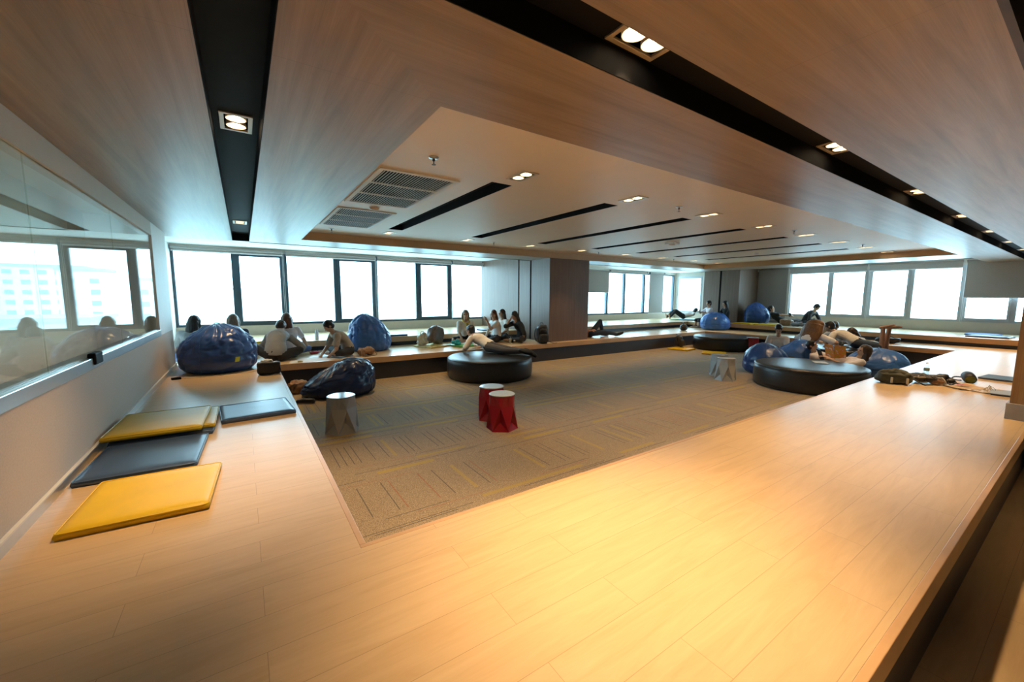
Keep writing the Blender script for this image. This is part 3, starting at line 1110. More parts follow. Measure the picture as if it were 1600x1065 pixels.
# ------------------------------------------------------------------ ottomans
def ottoman(label, x, y, r=.88, h=.42, rot=0):
    t = thing('ottoman', label, 'ottoman', (x, y, .006), rot, 'round black leatherette ottomans')
    pr = [(0, .0), (r - .07, 0), (r - .035, .01), (r - .012, .04), (r - .002, .10), (r, .2), (r - .002, .31), (r - .012, h - .055), (r - .018, h - .045)]
    obj('side', lathe(new(), pr, 72), LEATHER, t, smooth=True)
    pr = [(r - .018, h - .045), (r - .010, h - .035), (r - .016, h - .018), (r - .045, h - .003), (r - .12, h + .004), (r - .35, h + .009), (0, h + .011)]
    obj('seat_pad', lathe(new(), pr, 72), LEATHER, t, smooth=True)
    bm = new()
    tube(bm, [((r - .012) * math.cos(2 * PI * i / 72), (r - .012) * math.sin(2 * PI * i / 72), h - .041) for i in range(72)], .005, 6, closed=True)
    obj('piping', bm, LEATHER, t, smooth=True)
    return t


ottoman('round black ottoman in the middle with a student lying across it', 4.2, 7.1)
ottoman('large-looking black ottoman nearest the camera against the right side of the pit', 8.67, 3.03, rot=.3)
ottoman('round black ottoman at the far end of the pit with nobody on it', 12.74, 6.85)
ottoman('black ottoman behind the beanbags with students lying and leaning on it', 12.32, 3.6)


# ------------------------------------------------------------------ beanbags
def beanbag(label, x, y, z, rx, ry, h, m, rot=0, lean=(0, 0), slope=0.0, peak=1.0, seed=1.0, folds=.018, ridge=False, flat=.0):
    t = thing('beanbag', label, 'beanbag', (x, y, z), math.radians(rot), 'blue vinyl beanbags')
    bm = new()
    nu, nv = 96, 44
    prof = [(0, .74), (.04, .86), (.12, .96), (.25, 1.0), (.42, .97), (.58, .87), (.72, .72), (.84, .53), (.93, .33), (.98, .16), (1, 0)]

    def pr(tt):
        for (a, ra), (b, rb) in zip(prof, prof[1:]):
            if tt <= b:
                k = (tt - a) / (b - a)
                k = k * k * (3 - 2 * k) * .3 + k * .7
                q = ra + (rb - ra) * k
                rnd = math.sqrt(max(0, 1 - max(0, (tt - .35) / .65) ** 2.2))
                return q * peak + rnd * (1 - peak) if tt > .35 else q
        return 0

    def surf(tt, th):
        r = pr(tt)
        c, s = math.cos(th), math.sin(th)
        big = noise.noise(V((c * 1.1 + seed, s * 1.1, tt * 1.3 + seed))) * .09
        w1 = noise.noise(V((c * 3.2 + seed, s * 3.2 - seed, tt * 5)))
        fold = -abs(noise.noise(V((c * 5.0 - seed, s * 5.0, tt * 2.2 + 2 * seed)))) * folds * 2.2 * (.35 + tt)
        fine = -abs(noise.noise(V((c * 9 + seed, s * 9, tt * 13)))) * folds * .8
        cr = 0
        for f_q, am in ((1.7, 1.0), (3.1, .7), (5.3, .4)):
            q_ = abs(noise.noise(V((c * f_q + seed * 1.7, s * f_q - seed, tt * f_q * 1.6 + seed))))
            cr -= am * max(0, 1 - q_ * 9) ** 2
        rr = r * (1 + big) + (w1 * .03 + fold + fine + cr * folds * 1.5 * (.3 + tt)) * (r > .02)
        X, Y = rr * c * rx, rr * s * ry
        zz = tt * h
        zz *= 1 + slope * (c * r)
        zz += (noise.noise(V((X * 6 + seed, Y * 6, tt * 4))) * .022 - abs(noise.noise(V((X * 9, Y * 9 + seed, seed)))) * .03) * tt
        X += lean[0] * tt * tt
        Y += lean[1] * tt * tt
        return V((X, Y, max(zz, 0)))
    rows = []
    for j in range(nv):
        tt = j / nv
        rows.append([bm.verts.new(surf(tt, 2 * PI * i / nu)) for i in range(nu)])
    tp = bm.verts.new(surf(.9999, 0))
    for j in range(nv - 1):
        for i in range(nu):
            bm.faces.new((rows[j][i], rows[j][(i + 1) % nu], rows[j + 1][(i + 1) % nu], rows[j + 1][i]))
    for i in range(nu):
        bm.faces.new((rows[-1][i], rows[-1][(i + 1) % nu], tp))
    bm.faces.new(rows[0][::-1])
    obj('bag', bm, m, t, smooth=True)
    bm = new()
    for k in range(4):
        th = k * PI / 2 + .4 + seed
        pts = [surf(.02 + .96 * i / 40, th) for i in range(41)]
        tube(bm, [p * 1.003 for p in pts], .0045, 5)
    obj('seams', bm, m, t, smooth=True)
    bm = new()
    c = surf(.96, 0)
    c0 = surf(.9999, 0)
    tube(bm, spline([c0 + V((-.05, 0, -.015)), c0 + V((-.02, 0, .008)), c0 + V((.02, 0, .008)), c0 + V((.05, 0, -.015))], 6), .007, 6)
    obj('handle', bm, m, t, smooth=True)
    t['_'] = 0
    del t['_']
    return t, surf


bb, sf = beanbag('big navy-blue beanbag with a small yellow tag on the left platform', -.38, 7.92, P, .53, .50, .76, VINYL_B, peak=.15, seed=2.3, slope=.06, folds=.048)
bm = new()
c = sf(.28, math.radians(-62))
n_ = V((math.cos(math.radians(-62)), math.sin(math.radians(-62)), .1)).normalized()
a_, b_ = frame_of(n_)
vs = []
for s1, s2 in ((-1, -1), (1, -1), (1, 1), (-1, 1)):
    vs.append(c + n_ * .012 + a_ * .030 * s1 + b_ * .036 * s2 + a_ * .01 * s2)
bw = [bm.verts.new(p) for p in vs] + [bm.verts.new(p - n_ * .012) for p in vs]
for f in ((0, 1, 2, 3), (7, 6, 5, 4), (0, 4, 5, 1), (1, 5, 6, 2), (2, 6, 7, 3), (3, 7, 4, 0)):
    bm.faces.new([bw[i] for i in f])
o = obj('yellow_tag', bm, mat('lime_yellow_tag', (0.55, 0.60, 0.03), .5, .1, 60), bb)
beanbag('upright blue beanbag on the far platform behind the student writing', 2.30, 9.10, P, .47, .42, .81, VINYL_B2, peak=.45, seed=5.1, lean=(-.06, 0), slope=-.10, folds=.045)
beanbag('dark blue beanbag slumped sideways on the carpet by the pit wall', 1.27, 7.10, .006, .58, .42, .55, VINYL_N, rot=-6, peak=.15, seed=8.4, slope=.42, folds=.042)
beanbag('blue beanbag on the far corner platform with a boy seated above it', 14.62, 8.20, P, .55, .5, .66, VINYL_B2, peak=.1, seed=3.3, folds=.012)
beanbag('blue beanbag on the right bench against the corner pier', 16.25, 7.50, B, .44, .44, .80, VINYL_B, peak=.6, seed=6.6, rot=30, lean=(.1, .05), folds=.03)
beanbag('blue beanbag on the carpet left of the large right ottoman', 9.5, 4.12, .006, .46, .46, .66, VINYL_B, peak=.3, seed=9.9, folds=.014, rot=-30, slope=-.1)
beanbag('blue beanbag leaning to a point in front of the long golden-haired student', 10.45, 3.95, .006, .50, .45, .68, VINYL_B2, peak=.5, seed=1.7, rot=-75, slope=.3, folds=.012)
beanbag('blue beanbag behind the head of the girl reading at right', 10.95, 2.62, .006, .50, .52, .61, VINYL_B2, peak=.05, seed=4.2, folds=.016)


# ------------------------------------------------------------------ people
def hairmat(name, c):
    if name in _mats:
        return _mats[name]
    g = G(name)
    p = g.pos(scale=(60, 60, 4), obj=True)
    n = g.noise(p, 2.0, 3.0, .6)
    g.set(color=g.ramp(n, [(.3, tuple(q * .55 for q in c)), (.7, tuple(min(1, q * 1.35) for q in c))]), rough=.42, spec=.5)
    g.bump(n, .5, .004)
    _mats[name] = g.m
    return g.m


def skinmat(name, c):
    if name in _mats:
        return _mats[name]
    m = mat(name, c, .5, .06, 20)
    b = m.node_tree.nodes['Principled BSDF']
    b.inputs['Subsurface Weight'].default_value = .12
    b.inputs['Subsurface Radius'].default_value = (.01, .004, .002)
    return m


SKIN = skinmat('light_tan_skin', (0.56, 0.34, 0.225))
SKIN2 = skinmat('tan_skin', (0.42, 0.24, 0.15))
H_BLK = hairmat('black_hair', (0.014, 0.011, 0.010))
H_BRN = hairmat('dark_brown_hair', (0.045, 0.024, 0.014))
H_RED = hairmat('auburn_hair', (0.12, 0.045, 0.026))
H_BLD = hairmat('ash_blond_hair', (0.22, 0.16, 0.11))
H_GLD = hairmat('golden_brown_hair', (0.19, 0.085, 0.026))


def cloth(name, c, **k):
    return mat(name, c, .85, .05, 12, bump=.35, bs=28, sheen=.2 if max(c) > .2 else .02, **k)


W_S = cloth('white_cotton', (0.78, 0.77, 0.77))
CR_S = cloth('cream_cotton', (0.82, 0.77, 0.70))
PK_S = cloth('pale_pink_cotton', (0.84, 0.79, 0.84))
GR_S = cloth('grey_cotton', (0.27, 0.29, 0.30))
BG_S = cloth('beige_grey_cotton', (0.36, 0.31, 0.25))
BK_S = cloth('black_cotton', (0.018, 0.018, 0.020))
NV_S = cloth('navy_cotton', (0.025, 0.04, 0.09))
DN_S = cloth('blue_denim', (0.06, 0.12, 0.30))
DG_S = cloth('dark_grey_cotton', (0.075, 0.068, 0.068))
DJ_S = cloth('dark_denim', (0.03, 0.045, 0.07))
SHOE = mat('black_canvas', (0.015, 0.015, 0.016), .5)


def ik(a, b, l1, l2, hint):
    a, b, hint = V(a), V(b), V(hint)
    d = b - a
    L_ = min(d.length, (l1 + l2) * .998)
    dn = d.normalized()
    b = a + dn * L_
    q = (l1 * l1 - l2 * l2 + L_ * L_) / (2 * L_)
    h = math.sqrt(max(l1 * l1 - q * q, 1e-6))
    hh = hint - dn * hint.dot(dn)
    if hh.length < 1e-4:
        hh = frame_of(dn)[0]
    return a + dn * q + hh.normalized() * h, b


def tube_body(bm, path, side, prof, grow=0.0, n=20):
    """path: list of points; prof: (half width, half depth)"""
    rings = []
    N = len(path)
    u = V(side).normalized()
    prev = None
    first = None
    for i, (p, (a, b)) in enumerate(zip(path, prof)):
        d = (path[min(i + 1, N - 1)] - path[max(i - 1, 0)]).normalized()
        uu = (u - d * u.dot(d)).normalized()
        v = d.cross(uu)
        ring = [bm.verts.new(p + uu * ((a + grow) * math.cos(2 * PI * k / n)) + v * ((b + grow) * math.sin(2 * PI * k / n))) for k in range(n)]
        if prev:
            for k in range(n):
                bm.faces.new((prev[k], prev[(k + 1) % n], ring[(k + 1) % n], ring[k]))
        else:
            first = ring
        prev = ring
    bm.faces.new(first[::-1])
    bm.faces.new(prev)


def hand(bm, w_, d, nrm, side_sign, curl=.5, r=.0088, s=1.0):
    d = d.normalized()
    nrm = (nrm - d * nrm.dot(d)).normalized()
    lat = d.cross(nrm).normalized() * side_sign
    R = Matrix((lat, d, nrm)).transposed()
    ellipsoid(bm, w_ + d * .045 * s, (.038 * s, .052 * s, .016 * s), R)
    for k, (o_, L_) in enumerate(((-.028, .058), (-.010, .070), (.009, .076), (.027, .068))):
        b0 = w_ + d * (.082 * s) + lat * (o_ * s)
        c1 = curl * (1.1 - .12 * k)
        d1 = (d * math.cos(c1 * .7) + nrm * math.sin(c1 * .7)).normalized()
        d2 = (d * math.cos(c1 * 1.7) + nrm * math.sin(c1 * 1.7)).normalized()
        m1 = b0 + d1 * L_ * .52 * s
        m2 = m1 + d2 * L_ * .48 * s
        capsule(bm, b0 - d * .02, m1, r, r * .93, 8, 2)
        capsule(bm, m1, m2, r * .93, r * .8, 8, 2)
    tb = w_ + d * .022 * s + lat * .030 * s
    t1 = tb + (lat * .8 + d * .7 + nrm * .25).normalized() * .036 * s
    t2 = t1 + (lat * .25 + d * 1.0 + nrm * .45).normalized() * .030 * s
    capsule(bm, tb, t1, r * 1.25, r * 1.05, 8, 2)
    capsule(bm, t1, t2, r * 1.05, r * .9, 8, 2)


def person(label, x, y, z, face_xy, pose='cross', lean=(0, .25, 1), bend=.05, look=(0, 1, -.2), wl=(-.15, .3, .15), wr=(.15, .3, .15), el=(-1, -.2, -.6), er=(1, -.2, -.6),
           shirt=W_S, sleeve=.55, pants=BK_S, plen=1.0, shoe=None, hair='short', hm=H_BLK, skin=SKIN, scale=1.0, legs=None, vox=.0075, curl=.6, group=None, roll_=0.0, twist=0.0, handn=None, skirt=False, hairw=1.0):
    th = math.atan2(-face_xy[0], face_xy[1])
    t = thing('person', label, 'person', (x, y, z), th, group)
    t.scale = (scale,) * 3
    # legs
    LG = {
        'cross': dict(pz=.105, k=((-.33, .24, .11), (.33, .24, .11)), a=((.05, .34, .06), (-.07, .26, .065)), t=((.7, .35, 0), (-.7, .4, 0))),
        'long': dict(pz=.11, k=((-.10, .42, .16), (.10, .42, .14)), a=((-.10, .82, .06), (.10, .82, .06)), t=((-.1, .35, 1), (.15, .35, 1))),
        'kneesup': dict(pz=.11, k=((-.14, .34, .42), (.14, .34, .42)), a=((-.13, .30, .06), (.13, .30, .06)), t=((0, 1, -.15), (0, 1, -.15))),
        'kneel': dict(pz=.24, k=((-.16, .30, .07), (.16, .30, .07)), a=((-.12, -.09, .06), (.12, -.09, .06)), t=((0, -1, .1), (0, -1, .1))),
        'prone': dict(pz=.115, k=((-.10, -.42, .075), (.11, -.42, .075)), a=((-.10, -.80, .10), (.12, -.81, .08)), t=((0, -1, -.3), (.2, -1, -.3))),
        'prone_up': dict(pz=.115, k=((-.09, -.42, .07), (.10, -.42, .07)), a=((-.05, -.46, .49), (.10, -.54, .48)), t=((0, -.7, .8), (0, -1, .25))),
        'seat': dict(pz=.10, k=((-.12, .40, .07), (.12, .40, .07)), a=((-.12, .42, -.17), (.12, .46, -.17)), t=((0, 1, -.1), (0, 1, -.1))),
    }[pose]
    if legs:
        LG = dict(LG)
        LG.update(legs)
    pel = V((0, 0, LG['pz']))
    td = V(lean).normalized()
    neck = pel + td * .47
    side = V((math.cos(twist), math.sin(twist), roll_))
    side = (side - td * side.dot(td)).normalized()
    fwd = side.cross(td).normalized() * -1
    if fwd.dot(V((0, 1, 0)) + V((0, 0, .01))) < 0 and pose not in ('prone', 'prone_up'):
        fwd = -fwd
    if pose in ('prone', 'prone_up'):
        if fwd.z > 0:
            fwd = -fwd
    back = -fwd
    path = []
    for i in range(9):
        s_ = i / 8
        path.append(pel.lerp(neck, s_) + back * bend * math.sin(PI * s_) * 1.0)
    prof = [(.150, .105), (.158, .112), (.148, .102), (.135, .094), (.138, .098), (.152, .108), (.160, .110), (.150, .088), (.062, .058)]
    look = V(look).normalized()
    hup = (V((0, 0, 1)) * .55 + td * .6)
    hup = (hup - look * hup.dot(look)).normalized()
    hc = neck + (td * .5 + V((0, 0, .5)) + look * .12).normalized() * .165
    hx = look.cross(hup).normalized()
    HR = Matrix((hx, look, hup)).transposed()
    bm = new()
    tube_body(bm, path, side, prof, -.012)
    capsule(bm, neck - td * .05, hc - hup * .05, .055, .050)
    ellipsoid(bm, hc + hup * .022 - look * .008, (.074, .092, .088), HR, 20)
    ellipsoid(bm, hc - hup * .038 + look * .022, (.058, .064, .070), HR, 16)
    capsule(bm, hc + look * .082 + hup * .006, hc + look * .101 - hup * .022, .010, .0135, 8)
    for q in (-1, 1):
        ellipsoid(bm, hc + hx * .074 * q - hup * .005 - look * .008, (.010, .018, .030), HR, 8)
        ellipsoid(bm, hc + hx * .032 * q + look * .074 + hup * .026, (.022, .012, .008), HR, 8)
    sh, elb, wri = [], [], []
    for q, wt, eh in ((-1, wl, el), (1, wr, er)):
        s0 = neck - td * .055 + side * (.165 * q)
        e_, w_ = ik(s0, V(wt), .27, .245, V(eh))
        sh.append(s0)
        elb.append(e_)
        wri.append(w_)
        capsule(bm, neck - td * .05 + side * .06 * q, s0, .05, .055)
        capsule(bm, s0, e_, .052, .038)
        capsule(bm, e_, w_, .038, .025)
        d = (w_ - e_).normalized()
        nn = V(handn) if handn else V((-.5 * q, .2, -.9))
        hand(bm, w_, d, nn, -q if nn.z < 0 else q, curl, r=.0088 if vox < .009 else .0105)
    hips, kn, an = [], [], []
    for i, q in ((0, -1), (1, 1)):
        hp = pel + side * (.085 * q)
        k_ = V(LG['k'][i])
        a_ = V(LG['a'][i])
        hips.append(hp)
        kn.append(k_)
        an.append(a_)
        capsule(bm, hp, k_, .080, .056)
        capsule(bm, k_, a_, .054, .036)
        md = k_.lerp(a_, .3)
        tv = V(LG['t'][i]).normalized()
        capsule(bm, a_ - tv * .03, a_ + tv * .09, .036, .032)
        capsule(bm, a_ + tv * .09, a_ + tv * .165, .032, .020)
        if not shoe:
            la = tv.cross(V((0, 0, 1)))
            la = la.normalized() if la.length > .01 else V((1, 0, 0))
            for k in range(5):
                o_ = a_ + tv * .155 + la * (.012 * (k - 2))
                capsule(bm, o_, o_ + tv * (.035 - .003 * abs(k - 1)), .009, .008, 6, 2)
    remeshed('body', bm, skin, t, vox, 1)
    # face
    bm = new()
    for q in (-1, 1):
        ellipsoid(bm, hc + hx * .031 * q + look * .081 + hup * .010, (.013, .006, .0065), HR, 10)
    obj('eyes', bm, mat('dark_brown_eyes', (0.02, 0.012, 0.01), .2), t, smooth=True)
    bm = new()
    for q in (-1, 1):
        capsule(bm, hc + hx * .016 * q + look * .0865 + hup * .030, hc + hx * .046 * q + look * .076 + hup * .030, .0035, .0025, 6, 2)
    obj('eyebrows', bm, H_BLK, t, smooth=True)
    bm = new()
    ellipsoid(bm, hc + look * .083 - hup * .052, (.022, .007, .008), HR, 10)
    obj('lips', bm, mat('lip_tint', (0.38, 0.13, 0.11), .4), t, smooth=True)
    # shirt
    bm = new()
    tube_body(bm, path[:-1] + [neck - td * .005], side, prof[:-1] + [(.078, .070)], .008)
    for i, q in ((0, -1), (1, 1)):
        capsule(bm, neck - td * .055 + side * .05 * q, sh[i], .060, .066)
        if sleeve <= .5:
            capsule(bm, sh[i], sh[i].lerp(elb[i], sleeve * 2), .066, .060)
        else:
            capsule(bm, sh[i], elb[i], .064, .052)
            capsule(bm, elb[i], elb[i].lerp(wri[i], (sleeve - .5) * 2), .050, .040)
    so = remeshed('shirt', bm, shirt, t, .013, 2)
    for v in so.data.vertices:
        nz = noise.noise(v.co * 9 + V((x, y, 0)))
        n2 = abs(noise.noise(v.co * 17 + V((y, x, 3))))
        v.co += v.normal * (nz * .007 - n2 * .009 + .003)
    # trousers
    bm = new()
    tube_body(bm, [path[0] - td * .06, path[0], path[1], path[2]], side, [(.12, .09), (.158, .115), (.160, .116), (.140, .098)], .004)
    for i in (0, 1):
        if plen <= .5:
            capsule(bm, hips[i], hips[i].lerp(kn[i], plen * 2), .094, .082)
        else:
            capsule(bm, hips[i], kn[i], .092, .070)
            capsule(bm, kn[i], kn[i].lerp(an[i], (plen - .5) * 2 * .92), .068, .050)
    if skirt:
        ellipsoid(bm, pel + V((0, .18, 0)), (.28, .24, .10))
    remeshed('trousers' if not skirt else 'skirt', bm, pants, t, .013, 2)
    if shoe:
        for i in (0, 1):
            tv = V(LG['t'][i]).normalized()
            bm = new()
            capsule(bm, an[i] - tv * .045, an[i] + tv * .08, .046, .043)
            capsule(bm, an[i] + tv * .08, an[i] + tv * .19, .043, .032)
            capsule(bm, an[i], an[i] + (kn[i] - an[i]).normalized() * .03, .046, .046)
            s_ = remeshed('shoe', bm, shoe, t, .012, 1)
            up = (kn[i] - an[i]).normalized()
            up = (up - tv * up.dot(tv)).normalized() if abs(up.dot(tv)) < .98 else frame_of(tv)[0]
            lt = tv.cross(up)
            RR = Matrix((lt, tv, up)).transposed()
            bm = new()
            ellipsoid(bm, an[i] + tv * .07 - up * .042, (.042, .135, .010), RR, 16)
            obj('sole', bm, mat('dark_rubber_sole', (0.04, 0.04, 0.04), .6), s_, smooth=True)
    # hair
    bm = new()
    ellipsoid(bm, hc + hup * .030 - look * .018, (.083, .096, .094), HR, 24)
    ellipsoid(bm, hc - hup * .012 - look * .038, (.076, .068, .080), HR, 18)
    if hair in ('long', 'longer'):
        L_ = .34 if hair == 'long' else .46
        g_ = V((0, 0, -1))
        dn = (-td * .8 + g_ * .35)
        bk = (V((look.x, look.y, 0)).normalized() * -1) if V((look.x, look.y)).length > .05 else back
        a0 = hc - look * .045 - hup * .01
        p1 = a0 + dn.normalized() * .14 + bk * .03
        p2 = p1 + (dn.normalized() * .7 + back * .15).normalized() * (L_ - .20)
        rings = [(a0 + hup * .05, .05, .045), (a0, .082, .066), (p1.lerp(a0, .4), .090, .060), (p1, .096, .048), (p1.lerp(p2, .5), .088, .040), (p2, .052, .024)]
        path_ = [r[0] for r in rings]
        tube_body(bm, path_, hx, [(r[1] * hairw, r[2] * (hairw * .5 + .5)) for r in rings])
        if hairw > 1.2:
            ellipsoid(bm, hc + hup * .02 - look * .03, (.08 * hairw, .10, .10), HR, 20)
        for q in (-1, 1):
            s0 = hc + hx * .072 * q + hup * .035 - look * .005
            s1 = hc + hx * .084 * q - hup * .05 - look * .018
            s2 = s1 + g_ * .10 - look * .01
            capsule(bm, s0, s1, .026, .027)
            capsule(bm, s1, s2, .027, .016)
    elif hair == 'bun':
        ellipsoid(bm, hc - look * .10 + hup * .035, (.036, .036, .036), None, 12)
    elif hair == 'pony':
        a0 = hc - look * .10 + hup * .02
        capsule(bm, a0, a0 + V((0, 0, -.10)) - look * .03, .03, .028)
        capsule(bm, a0 + V((0, 0, -.10)) - look * .03, a0 + V((0, 0, -.24)) - look * .01, .028, .012)
    else:
        ellipsoid(bm, hc + hup * .075 + look * .030, (.062, .050, .036), HR, 14)
    ho = remeshed('hair', bm, hm, t, .009, 1)
    for v in ho.data.vertices:
        v.co += v.normal * (noise.noise(V((v.co.x * 45, v.co.y * 45, v.co.z * 8))) * .005)
    info = dict(wl=wri[0], wr=wri[1], hc=hc, M=Matrix.Translation((x, y, z)) @ Matrix.Rotation(th, 4, 'Z') @ Matrix.Scale(scale, 4))
    return info


def wpt(i, k):
    return i['M'] @ i[k]


def flat(name, label, cat, x, y, z, sx, sy, h, rot, m, tilt=(0, 0), group=None, wav=0.0):
    t = obj(name, new(), m)
    bpy.data.meshes.remove(t.data) if False else None
    bm = new()
    n = 10
    lo, hi = {}, {}
    for i in range(n + 1):
        for j in range(n + 1):
            u, v = -sx / 2 + sx * i / n, -sy / 2 + sy * j / n
            dz = wav * abs(noise.noise(V((u * 11 + x, v * 11 + y, 1)))) * 2
            lo[i, j] = bm.verts.new((u, v, dz))
            hi[i, j] = bm.verts.new((u, v, dz + h))
    for i in range(n):
        for j in range(n):
            bm.faces.new((lo[i, j], lo[i, j + 1], lo[i + 1, j + 1], lo[i + 1, j]))
            bm.faces.new((hi[i, j], hi[i + 1, j], hi[i + 1, j + 1], hi[i, j + 1]))
    rim = [(i, 0) for i in range(n)] + [(n, j) for j in range(n)] + [(i, n) for i in range(n, 0, -1)] + [(0, j) for j in range(n, 0, -1)]
    for a, b in zip(rim, rim[1:] + rim[:1]):
        bm.faces.new((lo[a], lo[b], hi[b], hi[a]))
    bmesh.ops.recalc_face_normals(bm, faces=bm.faces)
    bm.to_mesh(t.data)
    bm.free()
    t.location = (x, y, z)
    t.rotation_euler = (math.radians(tilt[0]), math.radians(tilt[1]), math.radians(rot))
    return tag(t, label, cat, group)


def phone(label, p, rot, tilt=60, scr=True, sx=.075, sy=.15, m=None):
    t = thing('phone' if sx < .12 else 'tablet', label, 'phone' if sx < .12 else 'tablet', p, math.radians(rot))
    t.rotation_euler[0] = math.radians(tilt)
    obj('case', bx(-sx / 2, sx / 2, -sy / 2, sy / 2, 0, .009), m or mat('black_phone_case', (0.02, 0.02, 0.02), .3), t, bevel=.004)
    obj('screen', bx(-sx / 2 + .004, sx / 2 - .004, -sy / 2 + .008, sy / 2 - .008, .009, .0098), emit('phone_screen', (0.45, 0.75, 0.85), 1.2) if scr else mat('dark_screen', (0.02, 0.02, 0.025), .1), t)
    return t


# --- group at the left of the far platform
person('person with long black hair behind the big beanbag, against the glass partition', -.82, 8.86, P, (.15, 1), 'cross', lean=(.12, .18, 1), look=(.1, 1, -.45), wl=(-.32, .34, .12), wr=(.1, .35, .15), shirt=GR_S, pants=DN_S, hair='long', hm=H_BLK)
person('person with ash-blond hair and navy top behind the big beanbag', -.17, 9.02, P, (-.05, 1), 'cross', lean=(0, .15, 1), look=(0, 1, -.4), wl=(-.12, .36, .15), wr=(.14, .36, .15), shirt=NV_S, pants=BK_S, hair='long', hm=H_BLD)
person('person in a loose grey shirt seen from behind, hunched over papers', .44, 8.42, P, (.22, 1), 'cross', lean=(.05, .80, .66), bend=.15, look=(.1, .6, -1.2), wl=(-.14, .50, .10), wr=(.24, .40, .04), el=(-.6, -.2, -.7), er=(.8, -.2, -.6), shirt=GR_S, sleeve=1.0, pants=BK_S, hair='short', hm=H_BRN, scale=1.1, legs=dict(k=((-.36, .26, .22), (.33, .2, .15))))
person('person with auburn hair and pale pink top beside the bench, back to camera', .72, 9.05, P, (.1, 1), 'cross', lean=(-.05, .12, 1), look=(-.1, 1, -.5), wl=(-.16, .36, .15), wr=(.34, .22, .08), er=(1, -.2, 0), shirt=PK_S, sleeve=.3, pants=DN_S, hair='long', hm=H_RED)
i5 = person('person with black hair in a bun leaning forward to write on the papers', 1.72, 8.52, P, (-1, -.10), 'cross', lean=(0, .62, .78), bend=.07, look=(0, 1, -.95), wl=(-.10, .42, .02), wr=(.05, .50, .06), shirt=BG_S, sleeve=.35, pants=BK_S, hair='bun', hm=H_BLK, curl=1.0, scale=.98)
bm = new()
capsule(bm, (0, 0, 0), (.02, -.01, .13), .0045, .0045, 8)
p_ = wpt(i5, 'wr')
tag(obj('pen', bm, mat('pen_plastic', (0.55, 0.6, 0.65), .3), loc=(p_.x - .06, p_.y, P + .012)), 'thin pen in the hand of the student writing on the papers', 'pen')

# --- group in the middle of the far platform
person('person with ash-brown hair and yellow scarf sitting cross-legged facing the camera', 4.75, 9.26, P, (-.35, -1), 'cross', lean=(0, .05, 1), look=(.1, 1, -.25), wl=(-.10, .30, .10), wr=(.12, .30, .10), shirt=CR_S, sleeve=.45, pants=BK_S, plen=.45, hair='long', hm=H_BLD)
bm = new()
cp = V((4.75 - .02, 9.26 - .05, P + .57))
tube(bm, [cp + V((.085 * math.cos(a / 10 * PI), -.02 - .09 * math.sin(a / 10 * PI), -.05 * math.sin(a / 10 * PI))) for a in range(-2, 13)], .018, 8)
capsule(bm, cp + V((.01, -.11, -.05)), cp + V((.0, -.115, -.20)), .02, .012)
capsule(bm, cp + V((-.03, -.11, -.05)), cp + V((-.05, -.115, -.17)), .018, .012)
tag(obj('scarf', bm, cloth('mustard_cotton', (0.50, 0.36, 0.05)), smooth=True), 'mustard yellow scarf around the neck of the person facing the camera', 'scarf')
person('person with long brown hair, one arm raised to her face', 5.52, 9.0, P, (-1, .1), 'cross', lean=(0, .12, 1), look=(-.55, .8, -.1), wl=(-.12, .32, .58), wr=(.12, .25, .12), el=(-.3, .8, -.7), shirt=W_S, sleeve=.3, pants=BK_S, hair='longer', hm=H_RED)
person('person with dark hair mostly hidden behind the girl with the raised arm', 5.93, 9.30, P, (-1, -.2), 'cross', lean=(0, .05, 1), look=(.1, 1, 0), shirt=CR_S, sleeve=.45, pants=BK_S, hair='long', hm=H_BRN)
person('person in black with brown hair resting her head on her hand by the column', 6.10, 8.66, P, (-1, .05), 'cross', lean=(0, .36, .92), bend=.06, look=(0, 1, -.55), wl=(-.20, .10, .02), wr=(.10, .27, .62), el=(-1, -.4, 0), er=(.2, .6, -1), shirt=BK_S, sleeve=.5, pants=BK_S, hair='long', hm=H_BRN)
person('person in a pale shirt and dark trousers lying face down across the middle ottoman', 4.42, 7.44, .437, (-.36, .93), 'prone', lean=(0, 1, .42), bend=.02, look=(-.05, 1, -.2), wl=(-.17, .60, .02), wr=(.22, .60, .02), el=(-1, -.2, -.8), er=(1, -.2, -.8), shirt=CR_S, sleeve=.42, pants=DG_S, shoe=SHOE, hair='short', hm=H_BLK, scale=1.06,
       legs=dict(k=((-.10, -.42, .075), (.11, -.42, .075)), a=((-.02, -.80, .09), (.16, -.80, .07)), t=((.4, -.8, -.2), (.5, -.7, -.5))))
person('person lying on the far platform right of the column, one knee up', 8.62, 8.62, P, (.97, -.25), 'long', lean=(-.65, -.8, .10), bend=.0, look=(0, -.2, 1), wl=(-.2, -.1, .22), wr=(.2, -.1, .22), el=(-1, 0, 0), er=(1, 0, 0), shirt=mat('striped_multicolour_cotton', (0.40, 0.20, 0.14), .85, .6, 40), sleeve=.8, pants=DJ_S, hair='short',
       legs=dict(k=((-.08, .36, .46), (.12, .42, .14)), a=((-.08, .46, .07), (.10, .84, .07)), t=((0, 1, -.1), (.3, .9, .3))), shoe=SHOE)
person('person in a white shirt and black trousers lying on the far corner bench', 15.95, 10.40, B + .042, (-.72, .45), 'long', lean=(0, -1, .30), bend=0, look=(.9, -.2, .4), shirt=W_S, sleeve=.4, pants=BK_S, hair='short', vox=.011, wl=(-.2, -.1, .15), wr=(.2, -.1, .2), el=(-1, 0, 0), er=(1, 0, 0),
       legs=dict(k=((-.10, .36, .36), (.08, .36, .34)), a=((-.10, .62, .07), (.10, .66, .07))))
